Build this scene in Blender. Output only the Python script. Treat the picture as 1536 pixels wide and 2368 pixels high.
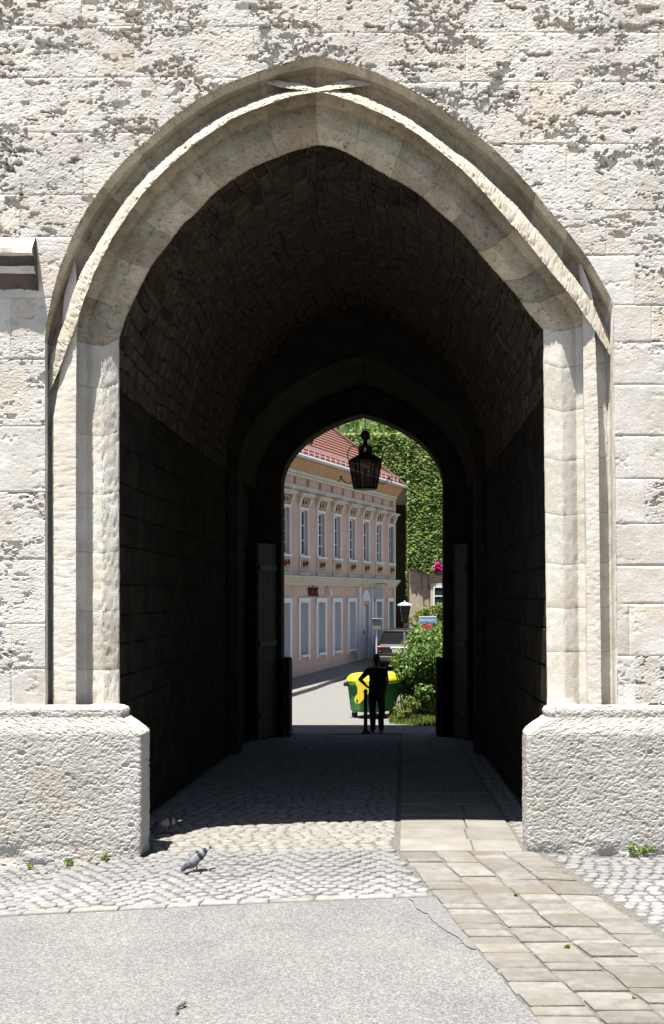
import bpy, bmesh, math, random
import numpy as np
from mathutils import Vector, Matrix

for o in list(bpy.data.objects):
    bpy.data.objects.remove(o)
SC = bpy.context.scene
COL = SC.collection
rnd = random.Random(7)

# ------------------------------------------------------------------ camera
F, CX, CY, EYE, D0 = 2640.0, 905.0, 1381.0, 2.7, 12.0     # focal length in photo pixels, vanishing point, eye height, metres to the facade
cam = bpy.data.cameras.new('camera')
cam_o = bpy.data.objects.new('camera', cam); COL.objects.link(cam_o)
cam_o.location = (0, -D0, EYE)
cam_o.rotation_euler = (math.radians(90), 0, 0)
cam.sensor_fit = 'VERTICAL'
cam.sensor_height = 36.0
cam.lens = 36.0 * F / 2368.0
cam.shift_x = (768.0 - CX) / 2368.0
cam.shift_y = (CY - 1184.0) / 2368.0
cam.clip_start = 0.1
cam.clip_end = 1000
SC.camera = cam_o

# ------------------------------------------------------------------ light
SUN_DX, SUN_DY = 0.165, 0.225                     # metres travelled right / into the picture per metre of drop
hor = math.hypot(SUN_DX, SUN_DY)
world = bpy.data.worlds.new('World'); SC.world = world; world.use_nodes = True
wn = world.node_tree.nodes; wl = world.node_tree.links
sky = wn.new('ShaderNodeTexSky'); sky.sky_type = 'NISHITA'; sky.sun_disc = False
sky.sun_elevation = math.atan2(1, hor)
sky.sun_rotation = math.atan2(-SUN_DX, -SUN_DY)
sky.air_density = 1.0; sky.dust_density = 1.0
bg = wn['Background']; bg.inputs['Strength'].default_value = 0.05
wl.new(sky.outputs['Color'], bg.inputs['Color'])
sun = bpy.data.lights.new('sun', 'SUN'); sun.energy = 5.0; sun.angle = math.radians(0.5); sun.color = (1.0, 0.962, 0.90)
sun_o = bpy.data.objects.new('sun', sun); COL.objects.link(sun_o)
sun_o.rotation_euler = Vector((SUN_DX, SUN_DY, -1)).to_track_quat('-Z', 'Y').to_euler()
sun_o.location = (-4, -6, 30)
SC.view_settings.view_transform = 'Standard'
SC.view_settings.look = 'None'
SC.view_settings.gamma = 1.0
SC.view_settings.use_curve_mapping = False
SC.view_settings.exposure = 1.35
SC.cycles.max_bounces = 6
SC.cycles.diffuse_bounces = 2

# ------------------------------------------------------------------ helpers
def W(px, py, Y):
    "photo pixel at depth Y behind the facade plane -> world point"
    d = D0 + Y
    return ((px - CX) / F * d, Y, EYE - (py - CY) / F * d)

def link(o, parent=None):
    COL.objects.link(o)
    if parent is not None: o.parent = parent
    return o

def mk(name, verts, faces, mat, parent=None, smooth=False, kind=None):
    me = bpy.data.meshes.new(name)
    if isinstance(verts, np.ndarray): verts = verts.tolist()
    if isinstance(faces, np.ndarray): faces = faces.tolist()
    me.from_pydata(verts, [], faces)
    if mat is not None:
        for m in (mat if isinstance(mat, (list, tuple)) else [mat]): me.materials.append(m)
    if smooth: me.polygons.foreach_set('use_smooth', [True] * len(me.polygons))
    me.update()
    o = bpy.data.objects.new(name, me)
    if kind: o['kind'] = kind
    return link(o, parent)

def tag(o, label, cat, group=None, kind=None):
    o['label'] = label; o['category'] = cat
    if group: o['group'] = group
    if kind: o['kind'] = kind
    return o

def empty(name, loc=(0, 0, 0), rz=0.0, label=None, cat=None, group=None):
    o = bpy.data.objects.new(name, None); o.empty_display_size = 0.2
    o.location = loc; o.rotation_euler = (0, 0, rz); link(o)
    if label: tag(o, label, cat, group)
    return o

class MB:
    "collects shapes into one mesh"
    def __init__(s): s.v = []; s.f = []
    def add(s, v, f):
        n = len(s.v); s.v += [tuple(p) for p in v]; s.f += [tuple(i + n for i in q) for q in f]; return s
    def box(s, c, d, rot=None, bev=0.0, taper=1.0):
        x, y, z = (k / 2 for k in d); b = min(bev, x * .9, y * .9, z * .9)
        vs = []
        if b <= 0:
            for sz in (-1, 1):
                t = taper if sz > 0 else 1.0
                for sx, sy in ((-1, -1), (1, -1), (1, 1), (-1, 1)): vs.append((sx * x * t, sy * y * t, sz * z))
            fs = [(3, 2, 1, 0), (4, 5, 6, 7), (0, 1, 5, 4), (1, 2, 6, 5), (2, 3, 7, 6), (3, 0, 4, 7)]
        else:
            for k, (zz, ins) in enumerate(((-z, b), (-z + b, 0), (z - b, 0), (z, b))):
                t = taper if k > 1 else 1.0
                for sx, sy in ((-1, -1), (1, -1), (1, 1), (-1, 1)): vs.append((sx * (x - ins) * t, sy * (y - ins) * t, zz))
            fs = [(3, 2, 1, 0), (12, 13, 14, 15)]
            for k in range(3):
                for i in range(4): fs.append((k * 4 + i, k * 4 + (i + 1) % 4, k * 4 + 4 + (i + 1) % 4, k * 4 + 4 + i))
        if rot is not None: vs = [tuple(rot @ Vector(p)) for p in vs]
        return s.add([(p[0] + c[0], p[1] + c[1], p[2] + c[2]) for p in vs], fs)
    def tube(s, pts, r, n=8, caps=True):
        pts = [Vector(p) for p in pts]; rs = r if isinstance(r, (list, tuple)) else [r] * len(pts)
        vs = []; fs = []; up = None
        for i, p in enumerate(pts):
            t = (pts[min(i + 1, len(pts) - 1)] - pts[max(i - 1, 0)]).normalized()
            if up is None:
                up = Vector((0, 0, 1)) if abs(t.z) < .9 else Vector((1, 0, 0))
            a = t.cross(up).normalized(); b = a.cross(t).normalized(); up = b
            for k in range(n):
                an = 2 * math.pi * k / n
                vs.append(p + (a * math.cos(an) + b * math.sin(an)) * rs[i])
        for i in range(len(pts) - 1):
            for k in range(n): fs.append((i * n + k, i * n + (k + 1) % n, (i + 1) * n + (k + 1) % n, (i + 1) * n + k))
        if caps:
            fs.append(tuple(range(n))[::-1]); fs.append(tuple(range((len(pts) - 1) * n, len(pts) * n)))
        return s.add(vs, fs)
    def lathe(s, prof, c=(0, 0, 0), n=12, ax='z'):
        vs = []; fs = []
        for r, z in prof:
            for k in range(n):
                a = 2 * math.pi * k / n + math.pi / n
                p = (r * math.cos(a), r * math.sin(a), z)
                if ax == 'x': p = (z, r * math.cos(a), r * math.sin(a))
                if ax == 'y': p = (r * math.cos(a), z, r * math.sin(a))
                vs.append((p[0] + c[0], p[1] + c[1], p[2] + c[2]))
        for i in range(len(prof) - 1):
            for k in range(n): fs.append((i * n + k, i * n + (k + 1) % n, (i + 1) * n + (k + 1) % n, (i + 1) * n + k))
        fs.append(tuple(range(n))[::-1]); fs.append(tuple(range((len(prof) - 1) * n, len(prof) * n)))
        return s.add(vs, fs)
    def prism(s, poly, y0, y1, f=lambda a, b, y: (a, y, b)):
        n = len(poly)
        vs = [f(a, b, y0) for a, b in poly] + [f(a, b, y1) for a, b in poly]
        fs = [tuple(range(n)), tuple(range(n, 2 * n))[::-1]] + [(i, i + n, (i + 1) % n + n, (i + 1) % n) for i in range(n)]
        return s.add(vs, fs)
    def build(s, name, mat, parent=None, smooth=False, kind=None):
        return mk(name, s.v, s.f, mat, parent, smooth, kind)

def fix_normals(o):
    bm = bmesh.new(); bm.from_mesh(o.data); bmesh.ops.recalc_face_normals(bm, faces=bm.faces); bm.to_mesh(o.data); bm.free()

def copy_tree(o, parent=None):
    c = o.copy(); COL.objects.link(c); c.parent = parent
    for ch in list(o.children): copy_tree(ch, c)
    return c

# ---- numpy noise
def _h(ix, iy, seed):
    n = (ix.astype(np.int64) * 374761393 + iy.astype(np.int64) * 668265263 + seed * 1442695041) & 0x7fffffff
    n = ((n ^ (n >> 13)) * 1274126177) & 0x7fffffff
    n = (n ^ (n >> 16)) & 0x7fffffff
    return (n % 100003) / 100003.0

def vnoise(x, y, seed=0):
    ix = np.floor(x); iy = np.floor(y); fx = x - ix; fy = y - iy
    fx = fx * fx * (3 - 2 * fx); fy = fy * fy * (3 - 2 * fy)
    a = _h(ix, iy, seed); b = _h(ix + 1, iy, seed); c = _h(ix, iy + 1, seed); d = _h(ix + 1, iy + 1, seed)
    return (a * (1 - fx) + b * fx) * (1 - fy) + (c * (1 - fx) + d * fx) * fy

def fbm(x, y, seed=0, oct=4, gain=.5):
    s = np.zeros_like(x); a = 1.0; t = 0
    for o in range(oct):
        s += a * (vnoise(x * 2 ** o, y * 2 ** o, seed + o * 17) - .5); t += a; a *= gain
    return s / t * 2

def pits(x, y, cell, seed, rmin=.15, rmax=.5, prob=.5):
    "0..1 depth of round holes scattered one per cell"
    u = x / cell; v = y / cell; iu = np.floor(u); iv = np.floor(v)
    best = np.zeros_like(x)
    for a in (-1, 0, 1):
        for b in (-1, 0, 1):
            cu = iu + a; cv = iv + b
            px = cu + _h(cu, cv, seed); py = cv + _h(cu, cv, seed + 5)
            r = rmin + (rmax - rmin) * _h(cu, cv, seed + 9) ** 2
            on = (_h(cu, cv, seed + 13) < prob)
            d = np.hypot(u - px, v - py) / r
            best = np.maximum(best, np.where(on, np.clip(1 - d * d, 0, 1), 0))
    return best

def sstep(a, b, x):
    t = np.clip((x - a) / (b - a), 0, 1); return t * t * (3 - 2 * t)

# ------------------------------------------------------------------ materials
MATS = {}
def mat(name, col, rough=.85, col2=None, nscale=6.0, detail=5.0, bump=0.0, bscale=40.0, bdist=.01, metal=0.0, rand=0.0, spec=.3,
        col3=None, n3=1.2, trans=0.0, coat=0.0, ramp=(.35, .65)):
    m = bpy.data.materials.new(name); m.use_nodes = True; nt = m.node_tree; N = nt.nodes; L = nt.links
    b = N['Principled BSDF']; b.inputs['Roughness'].default_value = rough; b.inputs['Metallic'].default_value = metal
    b.inputs['Specular IOR Level'].default_value = spec
    if coat: b.inputs['Coat Weight'].default_value = coat; b.inputs['Coat Roughness'].default_value = .08
    tc = N.new('ShaderNodeTexCoord'); src = tc.outputs['Object']
    geo = N.new('ShaderNodeNewGeometry'); src = geo.outputs['Position']
    c = None
    if col2 is not None:
        n = N.new('ShaderNodeTexNoise'); n.inputs['Scale'].default_value = nscale; n.inputs['Detail'].default_value = detail
        L.new(src, n.inputs['Vector'])
        r = N.new('ShaderNodeValToRGB'); r.color_ramp.elements[0].color = (*col, 1); r.color_ramp.elements[1].color = (*col2, 1)
        r.color_ramp.elements[0].position, r.color_ramp.elements[1].position = ramp
        L.new(n.outputs['Fac'], r.inputs['Fac']); c = r.outputs['Color']
    else:
        rg = N.new('ShaderNodeRGB'); rg.outputs[0].default_value = (*col, 1); c = rg.outputs[0]
    if col3 is not None:
        n = N.new('ShaderNodeTexNoise'); n.inputs['Scale'].default_value = n3; n.inputs['Detail'].default_value = 4
        L.new(src, n.inputs['Vector'])
        r = N.new('ShaderNodeValToRGB'); r.color_ramp.elements[0].position = .5; r.color_ramp.elements[1].position = .68
        L.new(n.outputs['Fac'], r.inputs['Fac'])
        mx = N.new('ShaderNodeMix'); mx.data_type = 'RGBA'; L.new(r.outputs['Color'], mx.inputs['Factor'])
        L.new(c, mx.inputs['A']); mx.inputs['B'].default_value = (*col3, 1); c = mx.outputs['Result']
    if rand:
        oi = N.new('ShaderNodeObjectInfo'); hs = N.new('ShaderNodeHueSaturation')
        mp = N.new('ShaderNodeMapRange'); mp.inputs['To Min'].default_value = 1 - rand; mp.inputs['To Max'].default_value = 1 + rand
        L.new(oi.outputs['Random'], mp.inputs['Value']); L.new(mp.outputs['Result'], hs.inputs['Value']); L.new(c, hs.inputs['Color'])
        c = hs.outputs['Color']
    L.new(c, b.inputs['Base Color'])
    if bump:
        n = N.new('ShaderNodeTexNoise'); n.inputs['Scale'].default_value = bscale; n.inputs['Detail'].default_value = 6; n.inputs['Roughness'].default_value = .65
        L.new(src, n.inputs['Vector'])
        bp = N.new('ShaderNodeBump'); bp.inputs['Strength'].default_value = bump; bp.inputs['Distance'].default_value = bdist
        L.new(n.outputs['Fac'], bp.inputs['Height']); L.new(bp.outputs['Normal'], b.inputs['Normal'])
    if trans:
        out = N['Material Output']; t = N.new('ShaderNodeBsdfTranslucent'); L.new(c, t.inputs['Color'])
        ms = N.new('ShaderNodeMixShader'); ms.inputs['Fac'].default_value = trans
        L.new(b.outputs['BSDF'], ms.inputs[1]); L.new(t.outputs['BSDF'], ms.inputs[2]); L.new(ms.outputs['Shader'], out.inputs['Surface'])
    MATS[name] = m
    return m

def stone_mat(name, a, b_, ochre, rose, dark, pebble=.5, rand=.06, bump=.5, grime=.35):
    m = bpy.data.materials.new(name); m.use_nodes = True; nt = m.node_tree; N = nt.nodes; L = nt.links
    bs = N['Principled BSDF']; bs.inputs['Roughness'].default_value = .92; bs.inputs['Specular IOR Level'].default_value = .15
    geo = N.new('ShaderNodeNewGeometry'); oi = N.new('ShaderNodeObjectInfo')
    off = N.new('ShaderNodeVectorMath'); off.operation = 'MULTIPLY_ADD'
    L.new(oi.outputs['Random'], off.inputs[0]); off.inputs[1].default_value = (37, 19, 53); L.new(geo.outputs['Position'], off.inputs[2])
    P = off.outputs['Vector']
    def noise(sc, det=5, rough=.6, src=P, dist=0):
        n = N.new('ShaderNodeTexNoise'); n.inputs['Scale'].default_value = sc; n.inputs['Detail'].default_value = det
        n.inputs['Roughness'].default_value = rough; n.inputs['Distortion'].default_value = dist; L.new(src, n.inputs['Vector']); return n.outputs['Fac']
    def ramp(fac, p0, p1, c0=(0, 0, 0), c1=(1, 1, 1)):
        r = N.new('ShaderNodeValToRGB'); e = r.color_ramp.elements; e[0].position = p0; e[1].position = p1; e[0].color = (*c0, 1); e[1].color = (*c1, 1)
        L.new(fac, r.inputs['Fac']); return r.outputs['Color']
    def mix(fac, A, B, k=1.0):
        x = N.new('ShaderNodeMix'); x.data_type = 'RGBA'
        if k != 1.0:
            mm = N.new('ShaderNodeMath'); mm.operation = 'MULTIPLY'; mm.inputs[1].default_value = k; L.new(fac, mm.inputs[0]); fac = mm.outputs[0]
        L.new(fac, x.inputs['Factor']); L.new(A, x.inputs['A'])
        if isinstance(B, tuple): x.inputs['B'].default_value = (*B, 1)
        else: L.new(B, x.inputs['B'])
        return x.outputs['Result']
    c = ramp(noise(3.0), .35, .65, a, b_)
    c = mix(ramp(noise(1.3, 3), .52, .72), c, ochre, .55)
    c = mix(ramp(noise(2.1, 4, .6, P, .5), .58, .72), c, rose, .5)
    # pebbles of the conglomerate
    vo = N.new('ShaderNodeTexVoronoi'); vo.inputs['Scale'].default_value = 26; L.new(P, vo.inputs['Vector'])
    sep = N.new('ShaderNodeSeparateColor'); L.new(vo.outputs['Color'], sep.inputs['Color'])
    pm = ramp(sep.outputs['Red'], .80, .82)
    dm = ramp(vo.outputs['Distance'], .26, .34, (1, 1, 1), (0, 0, 0))
    mul = N.new('ShaderNodeMath'); mul.operation = 'MULTIPLY'; L.new(pm, mul.inputs[0]); L.new(dm, mul.inputs[1])
    pc = N.new('ShaderNodeValToRGB'); e = pc.color_ramp.elements
    e[0].color = (.72, .71, .69, 1); e[1].color = (.40, .36, .32, 1)
    for p_, cc in ((.3, (.68, .62, .52)), (.55, (.60, .46, .38)), (.75, (.50, .34, .16)), (.87, (.48, .47, .46))):
        q = pc.color_ramp.elements.new(p_); q.color = (*cc, 1)
    L.new(sep.outputs['Green'], pc.inputs['Fac'])
    c = mix(mul.outputs[0], c, pc.outputs['Color'], pebble)
    c = mix(ramp(noise(9, 8, .75), .57, .68), c, dark, grime)
    c = mix(ramp(noise(38, 4, .6), .60, .68), c, dark, grime * .7)
    hs = N.new('ShaderNodeHueSaturation'); mp = N.new('ShaderNodeMapRange'); mp.inputs['To Min'].default_value = 1 - rand; mp.inputs['To Max'].default_value = 1 + rand
    L.new(oi.outputs['Random'], mp.inputs['Value']); L.new(mp.outputs['Result'], hs.inputs['Value']); L.new(c, hs.inputs['Color'])
    L.new(hs.outputs['Color'], bs.inputs['Base Color'])
    n = N.new('ShaderNodeTexNoise'); n.inputs['Scale'].default_value = 62; n.inputs['Detail'].default_value = 6; n.inputs['Roughness'].default_value = .72; L.new(P, n.inputs['Vector'])
    bp = N.new('ShaderNodeBump'); bp.inputs['Strength'].default_value = bump; bp.inputs['Distance'].default_value = .008
    L.new(n.outputs['Fac'], bp.inputs['Height']); L.new(bp.outputs['Normal'], bs.inputs['Normal'])
    MATS[name] = m
    return m

M_WALL = stone_mat('conglomerate stone', (.57, .53, .47), (.68, .655, .615), (.58, .49, .37), (.60, .515, .465), (.34, .315, .28), pebble=.65, rand=.09, bump=.75, grime=.4)
M_ARCH = stone_mat('arch stone', (.55, .505, .43), (.66, .63, .575), (.54, .46, .34), (.55, .485, .43), (.26, .24, .21), pebble=.25, rand=.10, bump=.75, grime=.5)
M_VOUS = stone_mat('weathered shade toned arch stone', (.34, .285, .20), (.52, .46, .36), (.40, .30, .17), (.38, .30, .23), (.05, .045, .037), pebble=.15, rand=.25, bump=1.0, grime=.8)  # soffit shade put into the base tone, weathering in the blotches
M_RIB = stone_mat('rib stone', (.43, .385, .305), (.54, .50, .42), (.43, .35, .23), (.43, .36, .29), (.16, .145, .12), pebble=.15, rand=.05, bump=.8, grime=.6)
M_PLINTH = stone_mat('plinth stone', (.40, .38, .345), (.49, .475, .44), (.43, .375, .29), (.43, .38, .345), (.15, .14, .12), pebble=.4, rand=.03, bump=.8, grime=.6)
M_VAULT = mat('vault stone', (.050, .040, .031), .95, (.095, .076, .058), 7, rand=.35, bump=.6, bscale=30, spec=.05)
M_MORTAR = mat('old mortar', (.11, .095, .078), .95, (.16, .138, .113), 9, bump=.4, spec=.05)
M_PWALL = mat('sooty shade toned passage stone', (.020, .017, .014), .95, (.042, .035, .028), 3, rand=.25, bump=.5, bscale=18, spec=.05)  # soot tone taken darker to carry the passage shade
M_ASPH = None
# ================================================================== gate tower
gate = empty('gate_tower', (0, 0, 0), 0, 'pale weathered stone gate tower with a pointed archway through it', 'gate tower')

# traced edges of the arch moulding, photo pixels, from springing to apex
HL = [(104, 790), (107, 753), (119, 691), (137, 623), (150, 589), (166, 550), (182, 516), (205, 477), (234, 435), (262, 399), (304, 355), (350, 313.5), (405, 266), (462, 228), (517, 197), (574, 174), (631, 155), (688, 138), (731, 127)]
HR = [(1419, 701), (1399, 664), (1360, 598), (1321, 547), (1277, 493), (1227, 433), (1180, 381), (1136, 339), (1100, 310), (1054, 274), (1007, 241), (955, 209), (903, 183), (846, 159), (786, 140), (731, 127)]
R1L = [(120, 800), (135, 750), (160, 690), (187, 630), (200, 607), (221, 571), (247, 527), (278, 480), (314, 433), (350, 394), (402, 349), (457, 305), (511, 269), (571, 242), (636, 218), (690, 207), (731, 203)]
R1R = [(1400, 762), (1375, 705), (1336, 648), (1310, 617), (1284, 581), (1243, 532), (1196, 477), (1136, 420), (1084, 372), (1046, 346), (1002, 313), (950, 277), (895, 246), (838, 222), (778, 207), (731, 203)]
R2L = [(179, 790), (181, 739), (195, 696), (208, 665), (223, 625), (244, 584), (262, 550), (288, 508), (314, 472), (343, 435), (392, 386), (445, 337), (480, 313), (527, 283), (584, 255), (649, 232), (700, 217), (731, 214)]
R2R = [(1350, 765), (1346, 735), (1330, 703), (1310, 675), (1264, 620), (1211, 553), (1162, 498), (1107, 433), (1065, 392), (1012, 347), (960, 308), (893, 269), (830, 241), (778, 222), (731, 214)]
I1L = [(236, 800), (246, 750), (258, 708), (273, 672), (296, 623), (322, 579), (356, 529), (387, 490), (432, 446), (480, 404), (537, 360), (610, 324), (662, 300), (731, 285)]
I1R = [(1300, 775), (1289, 753), (1249, 702), (1206, 644), (1149, 576), (1094, 508), (1072, 485), (1023, 438), (976, 402), (929, 368), (877, 342), (825, 319), (778, 300), (731, 285)]
I2L = [(276, 784), (286, 751), (309, 696), (348, 620), (387, 568), (426, 516), (454, 493), (496, 447), (548, 410), (592, 384), (649, 361), (688, 347), (737, 335)]
I2R = [(1256, 762), (1252, 757), (1219, 719), (1191, 679), (1138, 620), (1094, 568), (1058, 527), (1018, 493), (960, 443), (882, 399), (830, 368), (780, 343), (737, 335)]

def resample(pts, n):
    p = np.array(pts, float)
    # Catmull-Rom smoothing, then even arc length
    q = np.vstack([2 * p[0] - p[1], p, 2 * p[-1] - p[-2]]); out = []
    for i in range(1, len(q) - 2):
        for t in np.linspace(0, 1, 12, endpoint=False):
            a, b, c, d = q[i - 1], q[i], q[i + 1], q[i + 2]
            out.append(.5 * (2 * b + (c - a) * t + (2 * a - 5 * b + 4 * c - d) * t * t + (3 * b - a - 3 * c + d) * t ** 3))
    out.append(p[-1]); o = np.array(out)
    for _ in range(2): o[1:-1] = .25 * o[:-2] + .5 * o[1:-1] + .25 * o[2:]
    s = np.r_[0, np.cumsum(np.hypot(*np.diff(o, axis=0).T))]
    u = np.linspace(0, s[-1], n)
    return np.c_[np.interp(u, s, o[:, 0]), np.interp(u, s, o[:, 1])]

NA, NJ = 300, 140
def with_jamb(arc, lean):
    "jamb stations from the plinth up, then the arc"
    x0, y0 = arc[0]
    ys = np.linspace(1660, y0, NJ, endpoint=False)
    xs = x0 + lean * (ys - y0) / 850.0
    return np.vstack([np.c_[xs, ys], arc])
def curves(side):
    src = dict(L=(HL, R1L, R2L, I1L, I2L), R=(HR, R1R, R2R, I1R, I2R))[side]
    lean = 1.0 if side == 'L' else 9.0
    return [with_jamb(resample(c, NA), lean) for c in src]
CUR = {s: curves(s) for s in 'LR'}

def to_world(p, Y):
    d = D0 + Y
    return np.c_[(p[:, 0] - CX) / F * d, np.full(len(p), Y), EYE - (p[:, 1] - CY) / F * d]

# ---- moulding profile: (curve a, curve b, blend, depth)
PROF = [(0, 1, 0, -.001), (0, 1, .10, .012), (0, 1, .34, .06), (0, 1, .40, .11), (0, 1, .6, .20), (0, 1, .88, .23), (1, 2, .0, .22), (1, 2, 1., .16), (2, 3, .07, .24), (2, 3, .38, .26), (2, 3, .62, .212), (2, 3, .97, .176),
        (3, 4, .06, .172), (3, 4, .35, .19), (3, 4, .7, .215), (3, 4, .95, .24), (4, 4, 0, .26), (4, 4, 0, .43)]
def casing(side):
    C = CUR[side]; rows = []
    for a, b, t, Y in PROF: rows.append(to_world(C[a] * (1 - t) + C[b] * t, Y))
    G = np.stack(rows, 1)                                      # station, profile, xyz
    m0 = G.shape[1]; up = np.r_[np.linspace(0, m0 - 2, (m0 - 2) * 4 + 1), m0 - 1]; lo = np.minimum(up.astype(int), m0 - 2); fr_ = (up - lo)[None, :, None]
    G = G[:, lo] * (1 - fr_) + G[:, lo + 1] * fr_
    n, m = G.shape[:2]
    s = np.arange(n)[:, None] * .03 + np.zeros((1, m)); k = np.zeros((n, 1)) + np.arange(m)[None] * .225
    sd = 3 if side == 'L' else 50
    j = fbm(s * 9, k, sd, 4, .6) * .009
    t = fbm(s * 22, k * 6, sd + 21, 3, .7)
    j = j + .004 * t + .010 * sstep(.18, .4, t) + .012 * np.minimum(1, 2 * pits(s, k * .12, .09, sd + 5, .06, .25, .2))
    j = j * np.where(np.arange(n)[:, None] < NJ, .75 if side == 'L' else .35, 1.0)
    G[..., 1] += j
    G[..., 2] += fbm(s * 7, k, sd + 7, 3) * .006
    G[..., 0] += fbm(s * 7, k, sd + 11, 3) * .005
    return G
def strip(name, G, parent, material):
    n, m = G.shape[:2]
    v = G.reshape(-1, 3); f = []
    for i in range(n - 1):
        for j in range(m - 1): f.append((i * m + j, i * m + j + 1, (i + 1) * m + j + 1, (i + 1) * m + j))
    # end faces a little way into the joint
    o = mk(name, v, f, material, parent, smooth=True)
    mod = o.modifiers.new('edges', 'EDGE_SPLIT'); mod.split_angle = math.radians(38)
    return o
for side in 'LR':
    G = casing(side); N_ = G.shape[0]
    if side == 'R': G = G[:, ::-1]
    js = {'L': [0, 18, 40, 62, 84, 106, 124, 140], 'R': [0, 24, 40, 56, 74, 94, 112, 128, 144]}[side]
    for k in range(len(js) - 1):
        g = G[js[k]:js[k + 1] + 1].copy()
        g[-1, :, 2] -= .002; g[0, :, 2] += .001
        g[-1, :, 1] += .003; g[0, :, 1] += .003
        strip('jamb_stone', g, gate, M_ARCH)
    cuts = [js[-1]] + sorted(set(int(js[-1] + (N_ - 1 - js[-1]) * t) for t in ((.13, .27, .40, .52, .63, .74, .86) if side == 'L' else (.11, .2, .33, .47, .6, .73, .87)))) + [N_ - 1]
    for k in range(len(cuts) - 1):
        g = G[cuts[k]:cuts[k + 1] + 1].copy()
        if cuts[k + 1] != N_ - 1:
            d = (g[-2] - g[-1]); g[-1] += d * .10; g[-1, :, 1] += .006
        g[0, :, 1] += .006
        strip('voussoir', g, gate, M_VOUS)

# ---- ribs: keel-shaped bars that cross at the apex and at the springings
def rib(name, outer, inner, deps, n=420, seed=0):
    amp = .011 if name == 'arch_rib' else .0045
    o = resample(outer, n); i = resample(inner, n); dp = np.interp(np.linspace(0, 1, n), np.linspace(0, 1, len(deps)), deps)
    rows = []
    for t, dy in ((0, .20), (.03, .06), (.18, .045), (.34, .03), (.50, .02), (.65, .012), (.80, .005), (.94, .0), (1., .20)):
        p = o * (1 - t) + i * t
        Y = dp + dy
        d = D0 + Y
        rows.append(np.c_[(p[:, 0] - CX) / F * d, Y, EYE - (p[:, 1] - CY) / F * d])
    G = np.stack(rows, 1)
    m = 9; s = np.arange(n)[:, None] * .1 + np.zeros((1, m)); k = np.zeros((n, 1)) + np.arange(m)[None] * 1.4
    G += np.stack([fbm(s * 1.6, k * .6, seed + q, 5, .68) * amp for q in (1, 2, 3)], -1)
    t = fbm(s * 5, k * 1.3, seed + 9, 2); G[..., 1] += (.008 * sstep(.2, .5, t) + .003 * t) * amp / .011
    f = []
    for a in range(n - 1):
        for b in range(m - 1): f.append((a * m + b, a * m + b + 1, (a + 1) * m + b + 1, (a + 1) * m + b))
    f.append(tuple(range(m))); f.append(tuple(range((n - 1) * m, n * m))[::-1])
    ob = mk(name, G.reshape(-1, 3), f, M_RIB if name == 'arch_rib' else M_ARCH, gate, smooth=True)
    ob.modifiers.new('edges', 'EDGE_SPLIT').split_angle = math.radians(25)
    fix_normals(ob)
    return ob
rib('arch_rib', [(104, 930), (109, 876), (118, 825), (143, 758), (165, 688)] + R1L[3:] + [(760, 194), (790, 188), (830, 184), (885, 182)],
    [(107, 940), (113, 915), (137, 858), (164, 790), (178, 750)] + R2L[2:-1] + [(731, 213), (770, 208), (800, 205), (840, 200), (885, 189)],
    [.13, .06, .02] + [.012] * 12 + [.04, .13], seed=11)
rib('arch_rib', [(1421, 797), (1400, 757), (1372, 705)] + R1R[2:] + [(700, 193), (660, 188), (630, 184), (600, 181)],
    [(1422, 842), (1390, 790), (1361, 746), (1342, 716)] + R2R[3:-1] + [(731, 213), (700, 208), (670, 205), (640, 200), (600, 188)],
    [.13, .06, .02] + [.012] * 12 + [.04, .13], seed=31)
rib('shaft', [(121, 1665), (121, 1300), (120, 1000), (125, 950), (136, 880), (143, 800), (146, 700), (159, 640), (169, 592)],
    [(179, 1665), (179, 1300), (179, 1000), (179, 900), (179, 800), (181, 740), (180, 690), (178, 640), (173, 590)], [.03] * 8 + [.05, .08, .13], seed=51)
rib('shaft', [(1359, 1690), (1356, 1300), (1352, 1000), (1349, 900), (1347, 760), (1343, 700), (1339, 640), (1337, 612)],
    [(1394, 1690), (1389, 1300), (1386, 1000), (1383, 900), (1379, 800), (1374, 705), (1365, 660), (1345, 612)], [.03] * 8 + [.05, .08, .13], seed=71)

# ---- facade blocks
HLw = to_world(CUR['L'][0], 0.0); HRw = to_world(CUR['R'][0], 0.0)
OUT = np.vstack([HLw, HRw[::-1]])[:, [0, 2]]
APZ = OUT[:, 1].max()
def inside(x, z):
    xl = np.interp(z, HLw[:, 2], HLw[:, 0]); xr = np.interp(z, HRw[:, 2], HRw[:, 0])
    return (x > xl) & (x < xr) & (z < APZ)
DEN = []
for i in range(len(OUT) - 1):
    for t in np.linspace(0, 1, 6, endpoint=False): DEN.append(OUT[i] * (1 - t) + OUT[i + 1] * t)
DEN = np.array(DEN)

def relief(x, z, rough, sd):
    "depth of the weathered stone surface (positive = eaten away), metres"
    big = fbm(x * 2.2, z * 2.6, 3, 3) * .008
    med = fbm(x * 9, z * 15, 21 + sd, 3) * .0025 * (.2 + rough)
    patch = sstep(.50, .64, vnoise(x * 1.7 + 9, z * 3.4, 77) * .55 + vnoise(x * 5, z * 11, 78) * .45)
    fine = fbm(x * 36, z * 60, 33, 2, .6) * (.0010 + .0021 * rough)
    t = fbm(x * 19, z * 33, 61, 3, .75)
    hole = sstep(.10, .24, t + .34 * patch - .27) * (.014 + .032 * patch) * rough
    t2 = fbm(x * 4.5 + 7, z * 10, 67, 4, .6)
    hole += sstep(.38, .45, t2) * .07 * rough * rough
    hole += np.minimum(1, 2.2 * pits(x * .6 + 3.3, z + 1.7, .14, 47, .05, .17, .12)) * .04 * rough
    return big + med + fine + hole

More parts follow.
